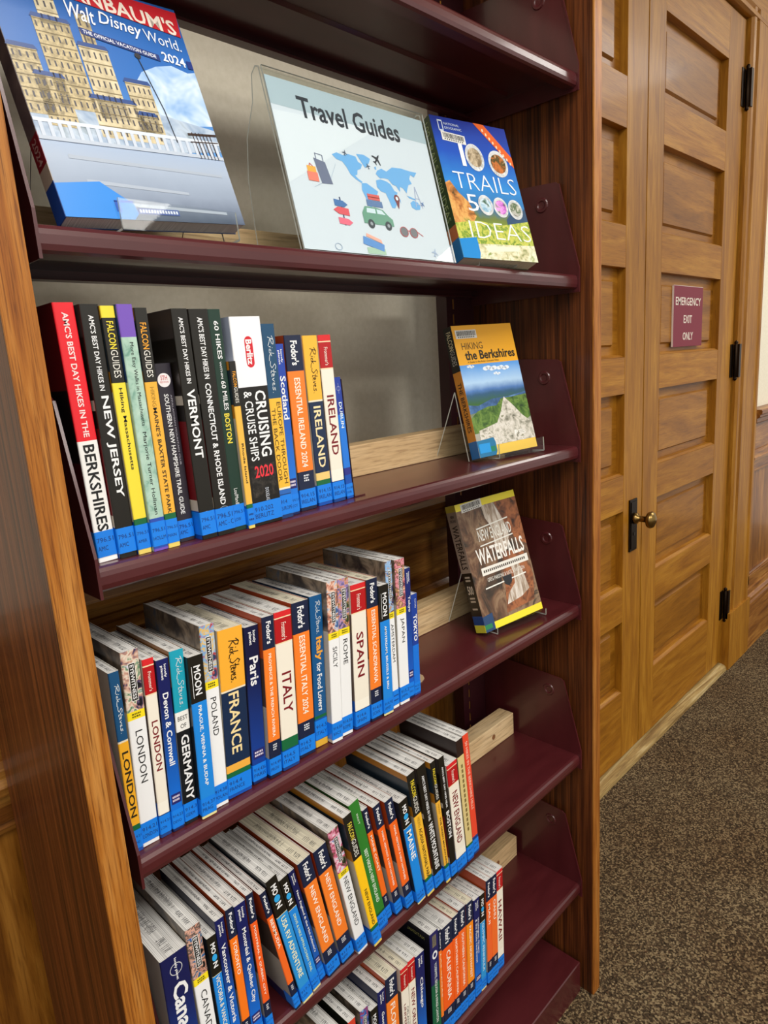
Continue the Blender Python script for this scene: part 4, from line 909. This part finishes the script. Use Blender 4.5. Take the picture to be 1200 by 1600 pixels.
def slant(txt, u0, v0, u1, v1, c, bold, k=-.085, sh=0):
    V, F, _ = glyphs(txt, bold, sh)
    m = M(c); fd.b.tris([fd.mp(u0+a*(u1-u0), v0+b*(v1-v0)+k*a*(u1-u0), 6*0.00012) for a, b in V], F, m)
slant("BIRNBAUM'S", .31, .925, .965, .995, '#f4e6d8', .02)
slant('Walt', .35, .835, .49, .905, '#eef2f8', .008, -.085, .25); slant('Disney', .51, .825, .74, .895, '#eef2f8', .008, -.085, .25); slant('World.', .75, .815, .96, .865, '#dfe8f4', 0)
fd.poly([(.385, .800), (.80, .757), (.80, .728), (.39, .772)], M('#1c3474'), 6)
V_, F_, _ = glyphs('THE OFFICIAL VACATION GUIDE', .01, 0)
fd.b.tris([fd.mp(.40+a*.38, .777+b*.016-.04*a, 7*0.00012) for a, b in V_], F_, M('#e8ecf4'))
slant('2024', .82, .735, .955, .778, '#f0f4f8', .015); fd.rect(.965, .722, .998, .758, '#16307a', 6)
fd.rect(.37, .025, .60, .050, '#4a62a4', 4)
for i in range(14): fd.rect(.38+.0155*i, .031, .39+.0155*i, .044, '#dfe6f4', 5)
fd.build('lettering', r)
sd.text('2024', .25, .222, .72, .318, '#c8a098', 2, .01, 0, True); sd.build('spine_lettering', r)
book_stand(.125, .012, z1+.0003, 0, .17, 17.0, .12, 0, .028, 'clear acrylic stand under the large theme park guide', T1, .125, .24, 1.0)

# ---- slanted sign holder
SW, SH = .273, .205
r = empty('sign_holder', mat=Matrix.Translation((.305, .016, z1+.0005)) @ Matrix.Rotation(math.radians(-.7), 4, 'Z'))
tl = math.radians(13.6); cs, sn = math.cos(tl), math.sin(tl); tn = .002
def sheet(nm, P, w0, w1):
    out = []
    for s_ in (1, -1):
        Q = []
        for i, p in enumerate(P):
            a = P[max(i-1, 0)]; c = P[min(i+1, len(P)-1)]; dx, dy = c[0]-a[0], c[1]-a[1]; L = math.hypot(dx, dy)
            Q.append((p[0]-dy/L*tn/2*s_, p[1]+dx/L*tn/2*s_))
        out.append(Q)
    b = MB(); A, C = out
    for i in range(len(P)-1):
        for q in (A, C): b.face([(w0, *q[i]), (w0, *q[i+1]), (w1, *q[i+1]), (w1, *q[i])], ACRYLIC)
        for x in (w0, w1): b.face([(x, *A[i]), (x, *A[i+1]), (x, *C[i+1]), (x, *C[i])], ACR_EDGE)
    for i in (0, -1): b.face([(w0, *A[i]), (w0, *C[i]), (w1, *C[i]), (w1, *A[i])], ACR_EDGE)
    return b.build(nm, r, fix=False)
hh = SH+.012
F0, FT = (.0, .001), (hh*sn, hh*cs)
sheet('front_sheet', [(-.003, .001), (-.003+hh*sn, hh*cs)], -.003, SW+.003)
sheet('back_sheet', [(.002, .001), (.002+hh*sn, hh*cs), (.008+hh*sn, hh*cs+.002), (.016+hh*sn, hh*cs-.004), (.07, hh*.82), (.088, hh*.66), (.094, hh*.45), (.090, hh*.2), (.086, .001)], -.003, SW+.003)
tag(r, 'clear acrylic sign holder with a bent back leg on the top shelf', 'sign holder')
pr_ = empty('travel_sign', mat=Matrix.Translation((.305, .0157, z1+.003)) @ Matrix.Rotation(math.radians(-.7), 4, 'Z') @ Matrix.Rotation(-tl, 4, 'X'))
b = MB(); b.box((0, -.0004, 0), (SW, .0004, SH), M('#d0dce8', .5)); b.build('paper', pr_)
sg = Decal(lambda u, v, l: (u*SW, -.0004-l, (1-v)*SH))   # v measured from the top
LB = M('#6aaee8', .5)
sg.rect(0, 0, 1, .165, M('#a6bcc8', .5), 1)
sg.text('Travel Guides', .150, .205, .795, .075, '#2b3440', 2, .02)
sg.poly([(0, .20), (.45, 0.165), (.62, .165), (.0, .62)], M('#d9e4ee', .5), 1)
C_ = {'na': [(.27,.36),(.31,.33),(.36,.345),(.40,.32),(.46,.33),(.47,.38),(.50,.40),(.48,.45),(.45,.47),(.44,.52),(.42,.53),(.44,.56),(.47,.585),(.46,.60),(.42,.57),(.385,.53),(.365,.46),(.34,.41),(.30,.40)],
 'gl': [(.47,.30),(.53,.29),(.58,.32),(.56,.37),(.52,.43),(.50,.38)],
 'sa': [(.46,.60),(.50,.59),(.55,.63),(.585,.66),(.56,.72),(.52,.76),(.50,.84),(.485,.84),(.47,.76),(.45,.67)],
 'eu': [(.60,.47),(.62,.43),(.66,.40),(.70,.42),(.76,.36),(.84,.35),(.92,.36),(.985,.36),(.95,.42),(.92,.40),(.90,.45),(.915,.50),(.88,.52),(.86,.57),(.845,.62),(.82,.57),(.795,.56),(.785,.62),(.76,.56),(.73,.55),(.70,.50),(.66,.50),(.63,.51)],
 'af': [(.59,.54),(.63,.52),(.68,.53),(.71,.55),(.735,.62),(.76,.63),(.735,.69),(.73,.76),(.705,.81),(.68,.81),(.665,.73),(.65,.66),(.61,.65),(.585,.61)],
 'au': [(.86,.72),(.89,.69),(.93,.70),(.95,.74),(.94,.78),(.90,.79),(.865,.77)], 'id': [(.84,.645),(.88,.655),(.92,.67),(.91,.68),(.86,.67)], 'uk': [(.60,.40),(.615,.39),(.615,.42),(.602,.425)], 'mg': [(.762,.71),(.772,.70),(.768,.75)]}
def mapuv(p): return (.29+(p[0]-.27)*.80, .35+(p[1]-.29)*.62+0.0)
for k, P in C_.items(): sg.poly([mapuv(p) for p in P], LB, 2)
# small drawings: suitcases, signpost, car with luggage, pin, sunglasses, tower, planes
sg.poly([(.17,.44),(.235,.455),(.255,.585),(.19,.59)], '#6d7894', 3); sg.stroke([(.185,.445),(.185,.41),(.225,.415),(.225,.45)], .005, '#6d7894', 3)
sg.rect(.115, .53, .175, .585, '#e88474', 4); sg.rect(.12, .495, .17, .53, '#f0b050', 4); sg.stroke([(.135,.495),(.14,.48),(.155,.495)], .004, '#c84a3e', 4)
sg.stroke([(.275,.66),(.275,.83)], .007, '#2c3f66', 3)
sg.poly([(.235,.675),(.29,.68),(.315,.70),(.29,.72),(.235,.715)], '#4a78b4', 4); sg.poly([(.315,.725),(.25,.72),(.22,.742),(.25,.765),(.315,.77)], '#dc5c68', 4); sg.poly([(.24,.785),(.30,.79),(.325,.81),(.30,.83),(.24,.825)], '#e8708a', 4)
sg.poly([(.40,.735),(.425,.69),(.50,.69),(.545,.70),(.575,.735),(.60,.755),(.60,.80),(.40,.80)], '#6aa08c', 4); sg.poly([(.435,.70),(.49,.70),(.49,.73),(.43,.73)], '#cfe4ee', 5); sg.poly([(.50,.70),(.535,.705),(.555,.73),(.50,.73)], '#cfe4ee', 5)
for u in (.445, .56): sg.disc(u, .80, .022, '#3c4650', 5, .029); sg.disc(u, .80, .009, '#9aa4ae', 6, .012)
sg.rect(.445, .645, .55, .685, '#6080b0', 4); sg.rect(.46, .605, .54, .642, '#d86464', 4); sg.rect(.46, .622, .54, .627, '#8a2a2a', 5)
sg.poly([(.665 + .020*math.cos(a), .605 + .026*math.sin(a)) for a in [math.pi+math.pi*i/8 for i in range(9)]] + [(.665, .675)], '#7c3f48', 4); sg.disc(.665, .605, .009, '#e6eef6', 5, .012)
for u in (.665, .735): sg.disc(u, .825, .028, '#70747c', 4, .032); sg.ring(u, .825, .028, .004, '#d05058', 5, .032)
sg.stroke([(.692,.815),(.708,.815)], .005, '#d05058', 5); sg.stroke([(.763,.815),(.80,.84)], .004, '#d05058', 5)
sg.stroke([(.82,.50),(.80,.64)], .005, '#a9b6d8', 3); sg.stroke([(.82,.50),(.85,.64)], .005, '#a9b6d8', 3); sg.stroke([(.81,.58),(.84,.58)], .004, '#a9b6d8', 3); sg.stroke([(.805,.62),(.846,.62)], .004, '#a9b6d8', 3)
def plane(u, v, s, c, an):
    P = [(0,-1),(.16,-.5),(.16,-.2),(1,.25),(1,.42),(.16,.2),(.12,.7),(.4,.9),(.4,1.0),(0,.92),(-.4,1.0),(-.4,.9),(-.12,.7),(-.16,.2),(-1,.42),(-1,.25),(-.16,-.2),(-.16,-.5)]
    ca, sa = math.cos(an), math.sin(an); sg.poly([(u+s*(p[0]*ca-p[1]*sa)*.75, v+s*(p[0]*sa+p[1]*ca)) for p in P], c, 4)
plane(.585, .36, .042, '#2c3440', .7); plane(.51, .42, .02, '#4a5a70', -.3); plane(.375, .365, .02, '#4a5a70', .3); plane(.855, .61, .02, '#3f6fae', .6); plane(.865, .945, .032, '#9fb4d4', .3)
sg.poly([(.37,.885),(.50,.93),(.49,.975),(.36,.935)], '#5c93d6', 4); sg.poly([(.395,.865),(.485,.90),(.49,.925),(.39,.885)], '#f0b0a0', 4); sg.rect(.38, .955, .50, .995, '#a8c8b4', 3); sg.ring(.20, .97, .02, .004, '#b0c4dc', 3, .02)
sg.stroke([(.14,.62),(.25,.55),(.3,.45)], .002, '#9fb4cc', 2)
sg.build('printed_design', pr_)
tag(pr_, 'paper sign titled Travel Guides with a blue world map', 'sign')

# ---- 100 trails book
W2, H2, T2 = .151, .231, .024
SK2 = grad('trail_sky', [(0.0, hexc('#5e7c2c')), (.18, hexc('#7d9a34')), (.30, hexc('#6a7a3c')), (.36, hexc('#2f6a9c')), (.52, hexc('#2f86d0')), (.75, hexc('#1d4fb4')), (1, hexc('#24348c'))], H2, .10, 40)
r, fd, sd = faceout(.606, .014, z1+.0115, -12.8, 19.6, 1.6, W2, H2, T2, [(1, SK2)], [(.14, '#1a6fb0'), (.23, '#b8683c'), (1, '#28421c')], PG_CREAM, 'blue and green book about 100 trails on a clear stand, right of the sign', back='#24401c')
MEA = art('meadow', ['#3f5f1e', '#8aa238', '#c8c85a', '#5f8a2c', '#a8b040'], 70); CLF = art('cliff', ['#4a3a20', '#b8763a', '#dca860', '#7a8a38'], 45)
fd.poly([(0, .52), (.06, .54), (.14, .46), (.24, .40), (.30, .30), (.2, .22), (0, .2)], CLF, 1)
fd.poly([(0, .24), (.3, .27), (.6, .25), (1, .30), (1, .10), (0, .08)], MEA, 2); fd.poly([(.70, .30), (.8, .36), (.9, .34), (1, .40), (1, .28), (.7, .26)], M('#2a4a6c'), 1)
fd.poly([(0, .10), (1, .12), (1, 0), (0, 0)], art('stream', ['#6f7a3c', '#c8c49a', '#e4e2c8', '#8a9a50'], 60), 3)
fd.poly([(0, .0), (.21, .0), (.23, .04), (.23, .15), (0, .13)], M('#1b84cc', .3), 4); fd.poly([(.35, .05), (.75, .07), (.80, .10), (.3, .095)], M('#dfe6c8'), 4)
fd.poly([(.56, 1.0), (.70, 1.0), (1.0, .78), (1.0, .70)], '#d8622c', 3)
for i in range(9): fd.rect(.66+.036*i, .945-.028*i, .68+.036*i, .965-.028*i, '#f0d0b0', 4)
for a, c in (((.09, .90), (.09, .97)), ((.09, .97), (.14, .97)), ((.14, .97), (.14, .90)), ((.14, .90), (.09, .90))): fd.stroke([a, c], .010, '#c9d6e6', 3)
fd.text('NATIONAL', .16, .945, .36, .962, '#c9d6e6', 3); fd.text('GEOGRAPHIC', .16, .915, .38, .932, '#c9d6e6', 3)
barcode(fd, .10, .83, .40, .895, -.012)
def circ(u, v, ru, rv, m, lw=.018):
    fd.disc(u, v, ru, m, 4, rv); P = [(u+ru*math.cos(2*math.pi*i/30), v+rv*math.sin(2*math.pi*i/30)) for i in range(31)]; fd.stroke(P, lw, '#eef2f4', 5)
fd.text('1', .285, .66, .335, .82, '#eef2f4', 5, -.012)
circ(.47, .735, .105, .085, art('medal_a', ['#3a3024', '#8a7a60', '#c8b89c', '#5a4a38'], 60), .028); circ(.78, .715, .115, .085, art('medal_b', ['#5a2a10', '#c8743a', '#2a3a1c', '#d8a070'], 60), .028)
fd.text('TRAILS', .12, .49, .94, .61, '#e8eef4', 5, -.016)
fd.text('5', .22, .335, .36, .455, '#eef2f4', 5, -.004)
for u, m in ((.46, ['#2a5a7a', '#8ab4cc', '#c8dce8', '#305a40']), (.66, ['#2a5a20', '#b85ac0', '#e0a0e0', '#4a7a30']), (.86, ['#5a5a50', '#b8b8b0', '#3a5a30', '#d8d4c8'])): circ(u, .39-.02*(u-.4), .085, .062, art('m%d' % int(u*100), m, 60), .022)
fd.text('IDEAS', .17, .145, .98, .265, '#e8efe4', 5, -.016)
fd.build('cover_print', r); sd.text('100 TRAILS 5000 IDEAS', .3, .27, .74, .965, '#9fb07a', 2, -.004, 0, True); sd.build('spine_lettering', r)
book_stand(.672, .012, z1+.0003, -12.8, .09, 19.6, .13, 0, .026, 'clear acrylic stand holding the 100 trails book', T2, .115, .2, 1.05)

# ---- hiking the Berkshires, second row
z2 = ZS[2]; W3, H3, T3 = .144, .226, .020
r, fd, sd = faceout(.676, .049, z2+.0085, -9.0, 14, -1.2, W3, H3, T3, [(.075, '#f2c84a'), (.70, grad('hill_sky', [(0.0, hexc('#8f8a80')), (.2, hexc('#a8a89c')), (.40, hexc('#33602a')), (.47, hexc('#2a5578')), (.5, hexc('#4a76b4')), (.56, hexc('#a9cbec')), (.68, hexc('#5f9ee4')), (.8, hexc('#3d82d6'))], H3, .05, 30)), (1, '#eeab22')], [(.13, '#1a66a8'), (.66, '#c8822a'), (1, '#17140e')], PG_CREAM, 'yellow topped book Hiking the Berkshires face out on a clear stand', back='#20242a')
fd.poly([(0, .40), (.15, .385), (.4, .425), (.7, .43), (1, .45), (1, .38), (.5, .36), (0, .33)], art('far_hills', ['#1f3f66', '#3a6294', '#5a84b4'], 50), 1)
fd.poly([(0, .30), (.12, .345), (.3, .37), (.45, .37), (.55, .42), (.72, .42), (1, .43), (1, .25), (.8, .2), (0, .18)], art('green_hill', ['#1c3814', '#3f6422', '#6a8a3a', '#2f4a1c'], 60), 2)
fd.poly([(.08, .20), (.25, .22), (.40, .24), (.50, .32), (.60, .43), (.72, .36), (.85, .27), (1, .20), (1, .075), (.06, .075)], art('pale_rock', ['#5a5a4a', '#9c9a8c', '#c8c4b8', '#dcd8d0', '#7a7c5c'], 75, (1, 1, 1)), 3)
for u, v, s_ in ((.48, .66, .1), (.70, .655, .09), (.58, .615, .05), (.17, .685, .05)):
    for k in range(4): fd.disc(u+s_*(k-1.5)*.5, v+.006*math.sin(k*2.1), s_*.45, '#e4eef8', 2, s_*.16)
barcode(fd, .04, .90, .38, .965); fd.text('HIKING', .10, .815, .44, .868, '#6a4a14', 3); fd.text('the Berkshires', .12, .735, .96, .805, '#1e1a12', 3, .025); fd.text('A Guide to the Area\'s Greatest Hikes', .14, .712, .66, .727, '#4a3a18', 3)
fd.poly([(0, 0), (.27, 0), (.30, .03), (.30, .10), (.28, .135), (0, .125)], M('#1a6f9c', .3), 4); fd.rect(.02, .03, .2, .1, M('#1890d8', .3), 5); fd.rect(.2, .03, .28, .07, M('#1f7a5c', .3), 5)
fd.text('P', .66, .12, .71, .16, '#f0f0ec', 4, .02)
for i in range(3): fd.rect(.73, .125+.013*i, .85-.02*i, .131+.013*i, '#e8e8e4', 4)
fd.build('cover_print', r)
m_ = .70+.27*.45; sd.text('FALCON', .25, m_+.004, .80, .965, '#ddd7b0', 2, .012, 0, True); sd.text('GUIDES', .25, .71, .80, m_-.002, '#b8b8b0', 2, 0, 0, True); sd.text('THE BERKSHIRES', .28, .20, .74, .58, '#2a1c0c', 2, .012, 0, True); sd.build('spine_lettering', r)
book_stand(.745, .036, z2+.0003, -9.0, .152, 14, .12, 0, .024, 'clear acrylic stand holding the book Hiking the Berkshires', T3, .108, .3, 1.05)

# ---- New England waterfalls, third row
z3 = ZS[3]; W4, H4, T4 = .154, .234, .026
ROCK = art('wet_rock', ['#15110d', '#3a2c20', '#6a4a34', '#94785c', '#2a221a'], 22, (1, 1, .7), .3, 5, 1.0)
r, fd, sd = faceout(.676, .049, z3+.0105, -8.4, 15.5, -1.6, W4, H4, T4, [(.055, '#f0e030'), (.945, ROCK), (1, '#f0e030')], [(.06, '#c8c43c'), (.13, '#123f80'), (.47, '#1a1410'), (.95, '#9c8a7c'), (1, '#b8a83a')], PG_CREAM, 'brown book NEW ENGLAND WATERFALLS with yellow bands, face out on a clear stand', back='#201812')
WTR = art('white_water', ['#6a5440', '#a89480', '#d8cfc4', '#efeae4'], 40, (3, 3, .4), .3, 5, .6); RST = art('rust_rock', ['#3a2014', '#7a4628', '#a8663c', '#4a2c1c'], 40)
fd.poly([(.40, .945), (.62, .945), (.70, .80), (.74, .66), (.66, .56), (.54, .50), (.46, .60), (.50, .74), (.42, .84)], WTR, 1)
fd.poly([(.60, .945), (1, .945), (1, .55), (.84, .60), (.74, .74)], RST, 1); fd.poly([(.55, .55), (.9, .52), (.98, .30), (.9, .10), (.40, .08), (.48, .3)], RST, 1)
fd.poly([(.62, .46), (.76, .46), (.82, .34), (.86, .20), (.70, .16), (.44, .14), (.50, .22), (.64, .28), (.66, .36)], WTR, 2)
for a, c in (((.24, .775), (.78, .80)), ((.24, .64), (.80, .66)), ((.16, .315), (.86, .33))): fd.stroke([a, c], .010, '#ecebe4', 3)
fd.text('NEW ENGLAND', .24, .675, .80, .765, '#eceae2', 3, .012); fd.text('WATERFALLS', .14, .50, .94, .625, '#f2f0ea', 3, .02)
fd.rect(.16, .415, .96, .475, '#e8e6de', 3)
for i in range(22): fd.rect(.19+.033*i, .435, .212+.033*i, .455, '#4a4038', 4)
fd.text('GREG PARSONS & KATE B. WATSON', .22, .36, .86, .39, '#e8e6de', 3); fd.poly([(.46, .36), (.62, .36), (.60, .30), (.54, .275), (.48, .30)], '#1f2228', 4)
barcode(fd, .08, .925, .42, .99, .012)
fd.poly([(.0, .0), (.16, .0), (.16, .13), (0, .12)], M('#1c3f6a', .3), 4); fd.rect(.0, .02, .12, .055, M('#1c7a4c', .3), 5)
fd.build('cover_print', r)
sd.text('NEW', .32, .90, .70, .925, '#2c221c', 2, .01); sd.text('ENGLAND', .2, .87, .8, .892, '#2c221c', 2, .01); sd.text('WATERFALLS', .20, .50, .80, .845, '#241a14', 2, .012, 0, True)
sd.text('500', .22, .30, .78, .37, '#d8cbb8', 2, .02)
for v in (.43, .405, .265, .24, .18): sd.rect(.25, v, .75, v+.014, '#b8aa98', 2)
sd.build('spine_lettering', r)
book_stand(.755, .036, z3+.0003, -8.4, .15, 15.5, .12, 0, .012, 'clear acrylic stand holding the WATERFALLS book', T4, .106, .12, 1.0)
